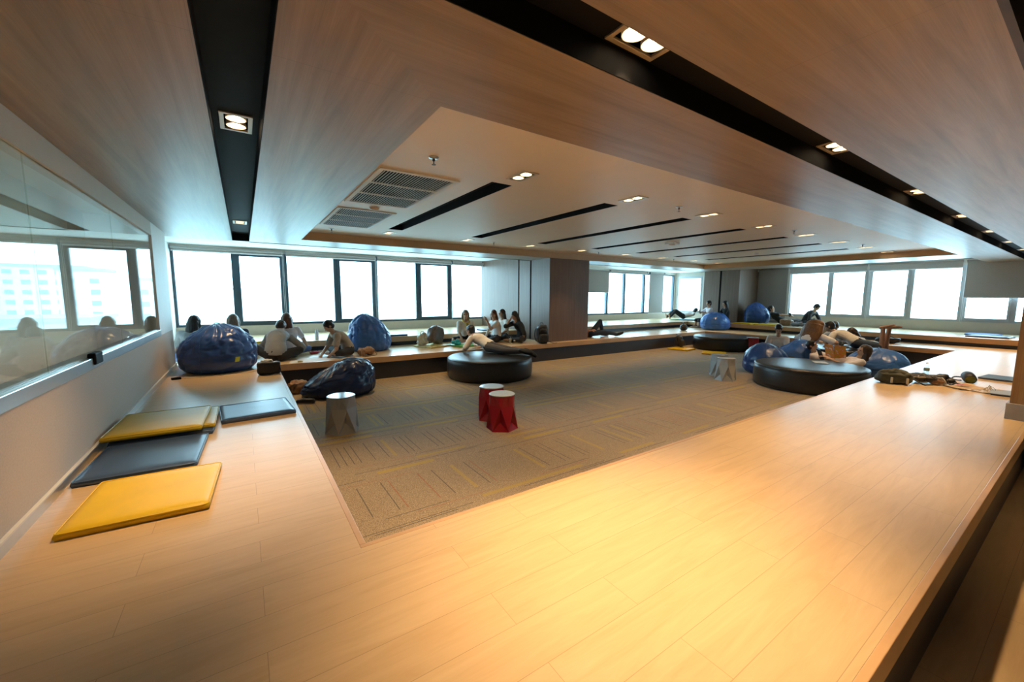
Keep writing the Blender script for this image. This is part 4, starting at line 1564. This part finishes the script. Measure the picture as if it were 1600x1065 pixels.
i13 = person('boy in a pale pink shirt holding a phone, sitting above the corner blue beanbag', 15.25, 8.85, B, (-.85, .5), 'seat', lean=(0, -.05, 1), look=(0, 1, -.15), wl=(-.10, .32, .40), wr=(.10, .32, .42), el=(-1, 0, -.8), er=(1, 0, -.8), shirt=PK_S, sleeve=.4, pants=BK_S, plen=.5, hair='short', vox=.010)
p_ = wpt(i13, 'wl')
phone('dark phone held up by the boy in the pale pink shirt', (p_.x - .05, p_.y + .05, p_.z + .02), 60, 80, False)
person('person in black with long black hair beside the boy on the far corner bench', 15.45, 8.30, B, (-.75, .65), 'seat', lean=(0, -.02, 1), look=(-.1, 1, -.3), shirt=BK_S, sleeve=.4, pants=BK_S, hair='longer', hm=H_BLK, vox=.010)
i15 = person('person in dark trousers reclining on the corner beanbag and holding a phone', 16.35, 6.62, B, (.12, -1), 'long', lean=(0, -.75, .62), bend=.03, look=(0, .8, .25), wl=(-.02, .22, .34), wr=(.08, .25, .34), shirt=BK_S, sleeve=.35, pants=DG_S, hair='short', vox=.010, shoe=SHOE)
p_ = wpt(i15, 'wr')
phone('phone with a pale lit screen held by the person on the corner beanbag', (p_.x - .03, p_.y - .04, p_.z + .02), 95, 70)
JK = cloth('black_and_tan_jacket', (0.03, 0.028, 0.028))
i16 = person('person in a black and tan jacket crouching on the right bench', 16.5, 5.98, B, (-.15, -1), 'cross', lean=(0, .55, .85), bend=.07, look=(.1, .9, -.75), wl=(-.12, .42, .15), wr=(.12, .40, .12), shirt=JK, sleeve=.9, pants=BK_S, hair='short', vox=.010)

# --- group at the right of the pit
person('person in a white shirt looking down to read, behind the beanbags', 11.75, 4.85, .006, (-.93, -.35), 'cross', lean=(0, .02, 1), look=(0, 1, -.8), wl=(-.08, .32, .16), wr=(.12, .32, .16), shirt=W_S, sleeve=.45, pants=BK_S, hair='short', hm=H_BLK, scale=1.1)
flat('book', 'open book in the lap of the person in white looking down to read', 'book', 11.43, 4.72, .20, .26, .20, .012, 20, mat('cream_paper', (0.62, 0.52, 0.38), .7), tilt=(12, 0))
person('person with long golden-brown hair leaning on the rear ottoman, back to camera', 11.10, 3.98, .006, (.95, -.30), 'kneel', lean=(0, .38, .9), bend=.05, look=(0, 1, -.35), wl=(-.3, .46, .47), wr=(.28, .46, .47), el=(-1, -.1, -.2), er=(1, -.1, -.2), shirt=W_S, sleeve=.4, pants=BK_S, hair='longer', hm=H_GLD, scale=1.18, hairw=2.3)
person('person with black hair just visible behind the golden-haired student', 13.30, 4.05, .006, (-1, .1), 'kneel', lean=(0, .3, .95), look=(0, 1, -.5), wl=(-.2, .4, .46), wr=(.2, .4, .46), shirt=W_S, sleeve=.4, hair='short', scale=1.05, vox=.010)
i20 = person('girl in a striped top bending over a phone at the rear ottoman', 12.95, 3.38, .006, (-.95, .42), 'kneel', lean=(0, .72, .85), bend=.06, look=(.2, .6, -1), wl=(-.06, .55, .50), wr=(.10, .55, .50), shirt=mat('grey_striped_cotton', (0.50, 0.52, 0.55), .8, .5, 60), sleeve=.35, hair='long', hm=H_BRN, scale=1.05, vox=.009)
phone('lit phone lying on the rear ottoman in front of the girl in the striped top', (12.28, 3.85, .45), 30, 8)
person('barefoot person in a cream shirt lying on the rear ottoman, feet in the air', 12.17, 3.30, .437, (.04, 1), 'prone_up', lean=(.02, 1, .46), bend=.03, look=(-.2, 1, -.35), wl=(-.20, .50, .02), wr=(.16, .55, .02), el=(-1, 0, -.5), er=(1, 0, -.5), shirt=CR_S, sleeve=.35, pants=DJ_S, plen=.45, hair='short', hm=H_BLK, skin=SKIN2, scale=1.12, legs=dict(a=((-.05, -.40, .49), (.09, -.46, .49)), t=((0, -1, .35), (0, -1, .1))))
i22 = person('girl with long dark hair lying back on the right beanbag to read', 9.80, 2.98, .006, (-.62, .75), 'long', lean=(0, -.9, .72), bend=.04, look=(-.15, 1, .05), wl=(-.05, .10, .40), wr=(.12, .12, .40), el=(-.8, -.2, -.7), er=(.8, -.2, -.7), shirt=PK_S, sleeve=.4, pants=BK_S, hair='longer', hm=H_BRN, scale=1.08, hairw=1.25, legs=dict(k=((-.1, .34, .28), (.1, .34, .26)), a=((-.1, .66, .06), (.1, .66, .06))))
p_ = wpt(i22, 'wr')
phone('black tablet held up by the girl lying back on the right beanbag', (p_.x - .06, p_.y + .06, p_.z + .04), 40, 70, False, .19, .25)
person('person lying low with dark hair reading the orange magazine beside the pointed beanbag', 10.28, 3.25, .006, (.1, -1), 'long', lean=(.1, -.45, .62), bend=.03, look=(0, 1, .3), wl=(-.1, .25, .42), wr=(.15, .25, .42), shirt=PK_S, sleeve=.35, pants=BK_S, hair='short', hm=H_BLK, scale=.95,
       legs=dict(k=((-.3, .25, .10), (.2, .3, .2)), a=((-.1, .45, .06), (.1, .5, .06))))
gq = G('printed_magazine_cover')
MAGM = gq.set(color=gq.ramp(gq.noise(gq.pos(obj=True), 14, 2, .5), [(.25, (0.15, 0.30, 0.06)), (.42, (0.70, 0.32, 0.03)), (.55, (0.66, 0.20, 0.05)), (.66, (0.75, 0.70, 0.60)), (.8, (0.60, 0.35, 0.05))]), rough=.35)
t = thing('magazine', 'open orange and green illustrated magazine held in front of the rear ottoman', 'magazine', (10.12, 3.10, .42), math.radians(70))
mg = MAGM
o = obj('left_page', bx(-.21, 0, -.004, .0, 0, .27), mg, t)
o.rotation_euler = (math.radians(-12), 0, math.radians(10))
o = obj('right_page', bx(0, .21, -.004, .0, 0, .27), mg, t)
o.rotation_euler = (math.radians(-12), 0, math.radians(-10))
person('person whose dark sleeve and arm show behind the front blue beanbag', 9.86, 3.62, .006, (.3, -1), 'long', lean=(0, -.9, .55), bend=.02, look=(0, .3, 1), wl=(-.25, .22, .30), wr=(.25, .1, .3), shirt=BK_S, sleeve=.4, pants=BK_S, hair='short', scale=.95, legs=dict(k=((-.1, .3, .3), (.1, .3, .3)), a=((-.1, .42, .06), (.1, .45, .06))))


# ------------------------------------------------------------------ bags and small things
def strap(parent, pts, r, m, name='strap', w=None):
    bm = new()
    tube(bm, spline(pts, 6), r, 6)
    return obj(name, bm, m, parent, smooth=True)


BKL = mat('black_bag_leather', (0.022, 0.020, 0.018), .38, .2, 20, bump=.3, bs=60)
OLV = mat('dark_olive_canvas', (0.055, 0.055, 0.030), .7, .15, 20, bump=.3, bs=160)
TAN = mat('tan_leather', (0.30, 0.17, 0.09), .5, .2, 12, bump=.3, bs=50)
BKN = mat('black_nylon', (0.018, 0.018, 0.020), .45, .2, 20, bump=.4, bs=40)
GREYC = mat('grey_crumpled_cotton', (0.22, 0.24, 0.27), .85, .15, 12, bump=.4, bs=30)

t = thing('handbag', 'black leather handbag beside the big beanbag at the pit corner', 'handbag', (.27, 7.08, P), math.radians(-4))
obj('body', softbox(new(), .31, .14, .20, 7, .012, 9, seed=1.2), BKL, t, smooth=True)
bm = new()
capsule(bm, (-.13, 0, .19), (.13, 0, .19), .012, .012)
obj('zip_band', bm, mat('brown_zip_band', (0.12, 0.07, 0.04), .5), t, smooth=True)
strap(t, [(-.12, -.03, .18), (-.15, -.09, .08), (-.10, -.11, .012), (.05, -.12, .012), (.15, -.09, .05), (.13, -.03, .17)], .006, BKL)
bm = softbox(new(), .16, .08, .07, 3, .02, 14, seed=4)
o = obj('tissue', bm, mat('white_tissue', (0.7, 0.68, 0.64), .8), t, smooth=True)
o.location = (-.02, .01, .17)
t = thing('charger', 'small black power adapter on the platform by the left wall', 'charger', (-.86, 7.35, P), .2)
obj('brick', bx(-.055, .055, -.03, .03, 0, .03), BLACK, t, bevel=.005)
strap(t, [(.055, 0, .012), (.2, -.06, .005), (.45, -.12, .005), (.7, -.05, .005), (.9, -.10, .005), (1.05, .02, .006)], .003, mat('beige_cable', (0.35, 0.28, 0.22), .5), 'cable')
t = thing('tote_bag', 'crumpled tan fabric bag on the carpet under the pit corner', 'bag', (.68, 7.55, .006), .4)
obj('body', softbox(new(), .34, .22, .22, 3, .05, 7, seed=3.1), TAN, t, smooth=True)
t = thing('shoe', 'single black shoe on the carpet below the left platform edge', 'shoe', (.72, 6.72, .006), 1.0)
bm = new()
capsule(bm, (0, -.09, .045), (0, .04, .045), .043, .042)
capsule(bm, (0, .04, .04), (0, .13, .034), .042, .032)
remeshed('upper', bm, SHOE, t, .009, 1)
bm = new()
ellipsoid(bm, (0, .02, .010), (.046, .15, .011))
obj('sole', bm, mat('pale_rubber_sole', (0.5, 0.48, 0.45), .6), t, smooth=True)
t = thing('shoulder_bag', 'tan leather shoulder bag behind the student writing', 'bag', (2.02, 8.36, P), .3)
obj('body', softbox(new(), .32, .20, .17, 3, .04, 8, seed=2.7), TAN, t, smooth=True)
strap(t, [(-.12, -.05, .13), (-.18, -.16, .02), (0, -.20, .01), (.16, -.14, .02), (.12, -.04, .13)], .008, TAN)
t = thing('pouch', 'red pencil pouch on the far platform by the papers', 'pouch', (1.18, 9.12, P), .5)
obj('body', softbox(new(), .20, .10, .06, 3, .015, 12, seed=.7), mat('red_cloth', (0.50, 0.03, 0.04), .6), t, smooth=True)
obj('zip', bx(-.08, .08, -.004, .004, .056, .062), BLACK, t)
PAP = mat('drawing_paper', (0.74, 0.73, 0.70), .7, .03)
PAPB = mat('kraft_paper', (0.50, 0.37, 0.24), .75, .06)
flat('paper_sheet', 'large white drawing sheet under the hand of the student writing', 'paper', 1.20, 8.34, P, .80, .50, .002, 8, PAP, wav=.003)
flat('paper_sheet', 'white sheet at the pit edge beside the yellow tape roll', 'paper', .85, 8.16, P, .42, .30, .002, -12, PAP, wav=.003)
flat('paper_sheet', 'white sheet lying behind the red pouch', 'paper', 1.42, 9.05, P, .35, .40, .003, 30, PAP, wav=.004)
bm = lathe(new(), [(.022, 0), (.042, 0), (.042, .018), (.022, .018), (.022, 0)], 24)
tag(obj('tape_roll', bm, mat('ochre_tape', (0.45, 0.33, 0.06), .4), loc=(.80, 8.10, P + .003)), 'small yellow tape roll on the sheet at the pit corner', 'tape')
t = thing('bottle', 'white plastic bottle on the bench behind the girl in pale pink', 'bottle', (1.33, 9.85, B), 0)
obj('body', lathe(new(), [(0, 0), (.036, 0), (.038, .01), (.038, .15), (.034, .18), (.016, .21), (.014, .22), (0, .22)], 24), mat('white_bottle_plastic', (0.75, 0.77, 0.78), .25), t, smooth=True)
obj('cap', lathe(new(), [(.017, .22), (.018, .22), (.018, .245), (0, .245)], 20), WHITEP, t)
# bags in the middle of the far platform
CLR = mat('thin_cream_plastic', (0.60, 0.56, 0.44), .3, .12, 14, bump=.5, bs=30)
t = thing('plastic_bag', 'crumpled clear cream plastic bag on the far platform, left one of two', 'plastic bag', (3.50, 9.05, P + .045), 0)
obj('body', softbox(new(), .34, .26, .28, 2.5, .06, 8, seed=6.1, taper=.35), CLR, t, smooth=True)
strap(t, [(-.05, 0, .24), (-.04, -.02, .32), (.03, .0, .31), (.05, 0, .24)], .008, CLR, 'handle')
t = thing('paper_bag', 'brown-grey bag slumped to the right of the clear plastic bag', 'bag', (3.88, 9.15, P), .4)
o = obj('body', softbox(new(), .46, .26, .44, 4, .035, 7, seed=7.7, taper=.10), mat('grey_brown_plastic', (0.16, 0.125, 0.115), .35, .2, 10, bump=.3), t, smooth=True)
o.rotation_euler = (0, math.radians(20), 0)
o.location = (-.08, 0, .05)
flat('paper_sheet', 'white striped papers spread in front of the girl with the yellow scarf', 'paper', 4.62, 8.88, P + .043, .55, .38, .002, 22, mat('striped_paper', (0.66, 0.70, 0.74), .7, .2, 30), wav=.012)
t = thing('cloth', 'crumpled turquoise cloth on the green mat', 'cloth', (4.22, 8.72, P + .042), .2)
obj('folds', softbox(new(), .24, .18, .12, 2.4, .035, 11, seed=8.8), mat('turquoise_cloth', (0.02, 0.38, 0.45), .6), t, smooth=True)
t = thing('cloth', 'crumpled white shirt lying beside the elbows of the student on the middle ottoman', 'cloth', (4.72, 8.45, P), .5)
obj('folds', softbox(new(), .36, .26, .10, 2.4, .04, 10, seed=5.8), W_S, t, smooth=True)
t = thing('plastic_bag', 'light blue plastic bag standing on the bench by the column', 'plastic bag', (6.22, 9.85, B), 0)
obj('body', softbox(new(), .34, .24, .36, 2.4, .05, 7, seed=9.1, taper=.5), mat('sky_blue_plastic', (0.16, 0.36, 0.68), .35, .1, 12, bump=.3), t, smooth=True)
strap(t, [(-.04, 0, .33), (-.02, 0, .40), (.03, 0, .40), (.04, 0, .33)], .009, mat('sky_blue_plastic', (0.16, 0.36, 0.68)), 'handle')
flat('floor_mat', 'thin dark mat on the far bench behind the light blue plastic bag', 'floor mat', 5.95, 10.1, B, .6, .4, .03, 0, MAT_B)
t = thing('cup', 'white paper cup between the two girls near the column', 'cup', (5.72, 8.62, P))
obj('body', lathe(new(), [(0, 0), (.030, 0), (.040, .11), (.043, .112), (.040, .115), (.036, .11), (.028, .006), (0, .006)], 24), WHITEP, t, smooth=True)
obj('straw', tube(new(), [(0, 0, .01), (.012, 0, .16)], .003, 6), WHITEP, t)


def backpack(label, x, y, z, rot, m, s=1.0, seed=1.0, tilt=0, acc=None):
    t = thing('backpack', label, 'backpack', (x, y, z), math.radians(rot))
    t.scale = (s,) * 3
    t.rotation_euler[0] = math.radians(tilt)
    obj('body', softbox(new(), .30, .17, .43, 4, .02, 8, seed=seed, taper=.16), m, t, smooth=True)
    o = obj('front_pocket', softbox(new(), .23, .09, .20, 4, .015, 10, seed=seed + 1), m, t, smooth=True)
    o.location = (0, -.09, .03)
    o = obj('top_pocket', softbox(new(), .20, .07, .10, 3, .01, 10, seed=seed + 2), m, t, smooth=True)
    o.location = (0, -.075, .25)
    for q in (-1, 1):
        strap(t, [(q * .07, .07, .40), (q * .11, .13, .30), (q * .12, .14, .15), (q * .11, .08, .05)], .013, m)
    strap(t, [(-.04, .03, .42), (-.03, .04, .47), (.03, .04, .47), (.04, .03, .42)], .008, m, 'loop')
    strap(t, [(.13, -.02, .06), (.20, -.10, .02), (.26, -.12, .008), (.34, -.10, .008)], .006, m)
    return t


backpack('black backpack standing against the column on the far platform', 6.36, 8.10, P, -10, BKN, 1.12, 3.0)
backpack('dark brown backpack leaning on the far yellow mat in the pit corner', 11.72, 7.62, .05, 30, mat('brown_black_nylon', (0.05, 0.04, 0.032), .6), .95, 6.0, tilt=-18)
t = thing('duffel_bag', 'low black bag on the far platform left of the corner beanbag', 'bag', (13.2, 8.55, P), .6)
obj('body', softbox(new(), .50, .26, .22, 3, .03, 7, seed=4.5), BKN, t, smooth=True)
strap(t, [(-.15, 0, .18), (-.08, .02, .27), (.08, .02, .27), (.15, 0, .18)], .010, BKN, 'handle')
t = thing('bag', 'brown bag with a pale ring handle on the right bench', 'bag', (15.75, 6.28, B), 0)
obj('body', softbox(new(), .22, .42, .24, 3, .03, 7, seed=7.5), TAN, t, smooth=True)
strap(t, [(-.05, -.10, .18), (-.10, -.16, .24), (-.12, -.2, .14), (-.08, -.16, .06)], .012, mat('cream_leather', (0.55, 0.48, 0.38), .5), 'handle')
t = thing('cloth', 'crumpled grey garment on the right bench beside the crouching person', 'cloth', (15.6, 5.85, B), 0)
obj('folds', softbox(new(), .26, .46, .16, 2.6, .05, 8, seed=2.2), GREYC, t, smooth=True)
t = thing('bag', 'yellow cloth bag on the carpet between the red stool and the reader', 'bag', (12.25, 5.35, .006), 0)
obj('body', softbox(new(), .22, .26, .36, 3, .03, 7, seed=2.9), mat('mustard_canvas', (0.42, 0.28, 0.04), .7), t, smooth=True)
t = thing('bag', 'low black bag on the right platform behind the barefoot student', 'bag', (14.3, 3.25, P), 0)
obj('body', softbox(new(), .26, .50, .16, 3, .03, 8, seed=3.9), BKN, t, smooth=True)
strap(t, [(0, -.15, .13), (-.05, 0, .2), (0, .15, .13)], .008, BKN, 'handle')
t = thing('shoe', 'pale shoe on the carpet edge right of the right beanbag', 'shoe', (12.75, 2.45, .006), 1.2)
bm = new()
capsule(bm, (0, -.09, .05), (0, .13, .04), .045, .035)
remeshed('upper', bm, mat('cream_canvas_shoe', (0.5, 0.44, 0.36), .7), t, .01, 1)
flat('paper_sheet', 'pale booklet lying on the nearest black ottoman', 'booklet', 8.95, 2.95, .44, .30, .21, .006, 30, mat('pale_booklet', (0.55, 0.56, 0.56), .5), wav=.002)

# --- belongings on the near platform at right
t = thing('messenger_bag', 'dark olive messenger bag with pale tabs at the pit edge on the near platform', 'bag', (7.62, 1.63, P), math.radians(-68))
obj('body', softbox(new(), .42, .26, .17, 3.6, .03, 8, seed=1.1, taper=.12), OLV, t, smooth=True)
o = obj('flap', softbox(new(), .38, .20, .13, 2.4, .02, 8, seed=1.9, taper=.35), OLV, t, smooth=True)
o.location = (0, -.015, .085)
TB = mat('beige_webbing', (0.55, 0.48, 0.36), .6)
for px_, lb in ((-.04, 1), (.12, 1)):
    bm = new()
    box(bm, px_ - .012, px_ + .012, -.150, -.128, .02, .10)
    obj('buckle_tab', bm, TB, t, bevel=.003)
o = obj('patch', bx(-.085, -.01, -.148, -.138, .125, .150), TB, t, bevel=.002)
o.rotation_euler = (math.radians(-25), 0, 0)
o.location = (0, .03, -.02)
strap(t, [(.20, .02, .08), (.30, -.02, .02), (.36, .05, .008), (.42, .10, .008)], .010, OLV)
t = thing('clothes_bag', 'jumbled black bag with beige straps next to the olive bag', 'bag', (8.02, 1.33, P), math.radians(-60))
obj('body', softbox(new(), .48, .26, .14, 2.6, .05, 8, seed=5.5), BKN, t, smooth=True)
rs = random.Random(4)
for k in range(6):
    x0 = -.20 + .075 * k
    a0 = rs.random() * 3
    rr_ = .035 + .03 * rs.random()
    strap(t, [(x0 + rr_ * math.cos(a0 + q_ * 1.1) * 1.3, -.115 - .03 * math.sin(q_ * 1.7 + k), .065 + rr_ * math.sin(a0 + q_ * 1.1)) for q_ in range(4 + k % 2)], .008, TB if k % 3 != 2 else BKN)
o = obj('tan_pouch', softbox(new(), .16, .10, .09, 2.6, .02, 12, seed=6.5), TAN, t, smooth=True)
o.location = (.05, -.10, 0)
strap(t, [(.22, -.02, .05), (.30, -.05, .02), (.34, .03, .01), (.40, .0, .01)], .009, BKN)
t = thing('water_bottle', 'clear plastic water bottle with a dark label behind the jumbled bag', 'bottle', (8.72, 1.50, P))
PET = glassmat('clear_plastic', 1.45, (0.86, 0.90, 0.92), 0.06, 1.5)
obj('body', lathe(new(), [(0, .003), (.028, 0), (.033, .008), (.033, .05), (.030, .056), (.033, .062), (.033, .12), (.031, .14), (.026, .165), (.015, .19), (.013, .20)], 28), PET, t, smooth=True)
obj('label', lathe(new(), [(.0335, .085), (.0342, .086), (.0342, .128), (.0335, .129)], 28), mat('olive_label', (0.16, 0.20, 0.14), .5, .5, 60), t, smooth=True)
obj('water', lathe(new(), [(0, .005), (.029, .005), (.031, .05), (.031, .075), (0, .075)], 24), glassmat('water', 1.33, (0.88, .93, .95), .03), t, smooth=True)
obj('cap', lathe(new(), [(.014, .198), (.0155, .20), (.0155, .216), (0, .217)], 20), WHITEP, t, smooth=True)
t = thing('travel_pillow', 'round black tubular pouch with an olive opening behind the paper bag', 'pouch', (8.62, 1.05, P), math.radians(107))
bm = lathe(new(), [(.052, -.11), (.066, -.10), (.070, -.02), (.070, .07), (.060, .11), (.0, .118)], 32)
bmesh.ops.rotate(bm, verts=bm.verts, cent=(0, 0, 0), matrix=Matrix.Rotation(math.radians(82), 3, 'X'))
bmesh.ops.translate(bm, verts=bm.verts, vec=(0, 0, .070))
obj('body', bm, BKN, t, smooth=True)
bm = lathe(new(), [(0, -.085), (.05, -.085), (.055, -.10), (.052, -.108)], 28)
bmesh.ops.rotate(bm, verts=bm.verts, cent=(0, 0, 0), matrix=Matrix.Rotation(math.radians(82), 3, 'X'))
bmesh.ops.translate(bm, verts=bm.verts, vec=(0, 0, .070))
obj('lining', bm, mat('olive_lining', (0.22, 0.24, 0.05), .6, .3, 50), t, smooth=True)
strap(t, [(.06, -.05, .06), (.12, -.10, .05), (.15, -.08, .02), (.10, -.05, .01), (.07, 0, .02)], .010, BKN)
flat('paper_bag', 'flattened brown paper bag with red print on the near platform', 'paper bag', 8.02, .98, P, .40, .24, .012, -35, PAPB, wav=.012)
flat('card', 'small red card lying on the brown paper bag', 'card', 8.05, 1.02, P + .035, .14, .06, .002, -50, mat('red_print', (0.5, 0.08, 0.04), .5))
flat('plastic_wrap', 'crumpled cream plastic wrap beside the brown paper bag', 'plastic wrap', 7.95, .80, P, .34, .22, .004, -20, mat('cream_crumple', (0.55, 0.45, 0.38), .5, .2, 20), wav=.03)
t = thing('laptop', 'closed slate-grey laptop on the near platform, farther one by the oak column', 'laptop', (9.35, .83, P), math.radians(-6))
LT = mat('slate_laptop_shell', (0.07, 0.08, 0.10), .5, .05, spec=.3)
obj('base', bx(-.24, .24, -.17, .17, 0.003, .016), LT, t, bevel=.004)
obj('lid', bx(-.24, .24, -.17, .17, .018, .028), LT, t, bevel=.004)
t = thing('laptop', 'closed pale-topped laptop on the near platform, nearer one by the oak column', 'laptop', (7.92, .62, P), math.radians(8))
obj('base', bx(-.20, .20, -.15, .15, 0.003, .014), LT, t, bevel=.004)
obj('lid', bx(-.20, .20, -.15, .15, .016, .024), mat('pale_laptop_lid', (0.30, 0.31, 0.33), .5, .04), t, bevel=.004)
strap(t, [(.1, .15, .01), (.0, .28, .006), (-.08, .40, .006), (.2, .48, .005), (.5, .45, .006)], .003, BLACK, 'cable')
t = thing('wire_toy', 'small tangle of thin wire and beads beside the nearer laptop', 'wire ornament', (7.98, .78, P + .002), 0)
bm = new()
for k in range(4):
    a = k * 1.4
    tube(bm, spline([(.05 * math.cos(a), .05 * math.sin(a), .006), (.02, .01, .05 + .01 * k), (.05 * math.cos(a + 2), .05 * math.sin(a + 2), .03), (.03 * math.cos(a + 3), .03 * math.sin(a + 3), .005)], 6), .0025, 5)
obj('wires', bm, mat('brass_wire', (0.35, 0.25, 0.12), .4, metal=.4), t, smooth=True)

# ------------------------------------------------------------------ outside: hazy town
gm = G('hazy_ground')
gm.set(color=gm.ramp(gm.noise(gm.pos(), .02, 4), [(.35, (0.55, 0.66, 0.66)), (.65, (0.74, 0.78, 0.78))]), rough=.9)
struct('floor_outside', bx(-400, 500, 25, 900, -16, -15.5), gm.m)


def building(label, x, y, sx, sy, h, tone, fl=3.2):
    t = thing('building', label, 'building', (x, y, -15.5), 0)
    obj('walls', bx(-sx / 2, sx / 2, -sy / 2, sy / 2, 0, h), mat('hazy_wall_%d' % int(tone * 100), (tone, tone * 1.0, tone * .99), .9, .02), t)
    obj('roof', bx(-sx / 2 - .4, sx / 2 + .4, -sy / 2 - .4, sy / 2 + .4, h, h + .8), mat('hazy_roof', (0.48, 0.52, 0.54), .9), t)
    bm = new()
    n = int(sx / 3.4)
    for f in range(int(h / fl)):
        for k in range(n):
            xx = -sx / 2 + sx * (k + .5) / n
            box(bm, xx - 1.0, xx + 1.0, -sy / 2 - .05, -sy / 2 + .02, f * fl + 1.2, f * fl + 2.6)
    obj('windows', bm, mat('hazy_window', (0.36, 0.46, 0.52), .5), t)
    return t


for a in [('wide white block with rows of windows, reflected in the glass partition', 57, 200, 30, 14, 26, .80), ('low pale roof in front of the wide white block outside', 40, 120, 34, 20, 12, .62),
          ('slim white tower outside the far windows', 36, 170, 10, 10, 24, .80), ('stepped pale block outside the left far windows', 14, 150, 16, 10, 21, .74),
          ('long low block on the hazy skyline outside', -20, 180, 40, 12, 19, .72)]:
    building(*a)
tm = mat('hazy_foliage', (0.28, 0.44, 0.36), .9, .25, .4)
rt = random.Random(3)
for k, (x, y, s) in enumerate([(17, 62, 5), (26, 66, 4.5), (-2, 70, 5), (8, 58, 4), (36, 74, 5), (50, 84, 6)]):
    t = thing('tree', 'hazy green tree outside, %s of the row below the far windows' % ['third from the right', 'second from the right', 'leftmost', 'second from the left', 'largest at the right', 'farthest'][k], 'tree', (x, y, -15.5), rt.random(), 'hazy trees outside')
    bm = new()
    for j in range(9):
        a = rt.random() * 6.28
        ellipsoid(bm, (s * .55 * math.cos(a) * rt.random(), s * .55 * math.sin(a) * rt.random(), 8.5 + rt.random() * s * .8), (s * .45, s * .45, s * .38), None, 10)
    o = obj('crown', bm, tm, t, smooth=True)
    for v in o.data.vertices:
        v.co += v.normal * noise.noise(v.co * .9) * .9
    obj('trunk', tube(new(), [(0, 0, 0), (.1, 0, 9)], .35, 8), mat('hazy_trunk', (0.3, 0.28, 0.25), .9), t)
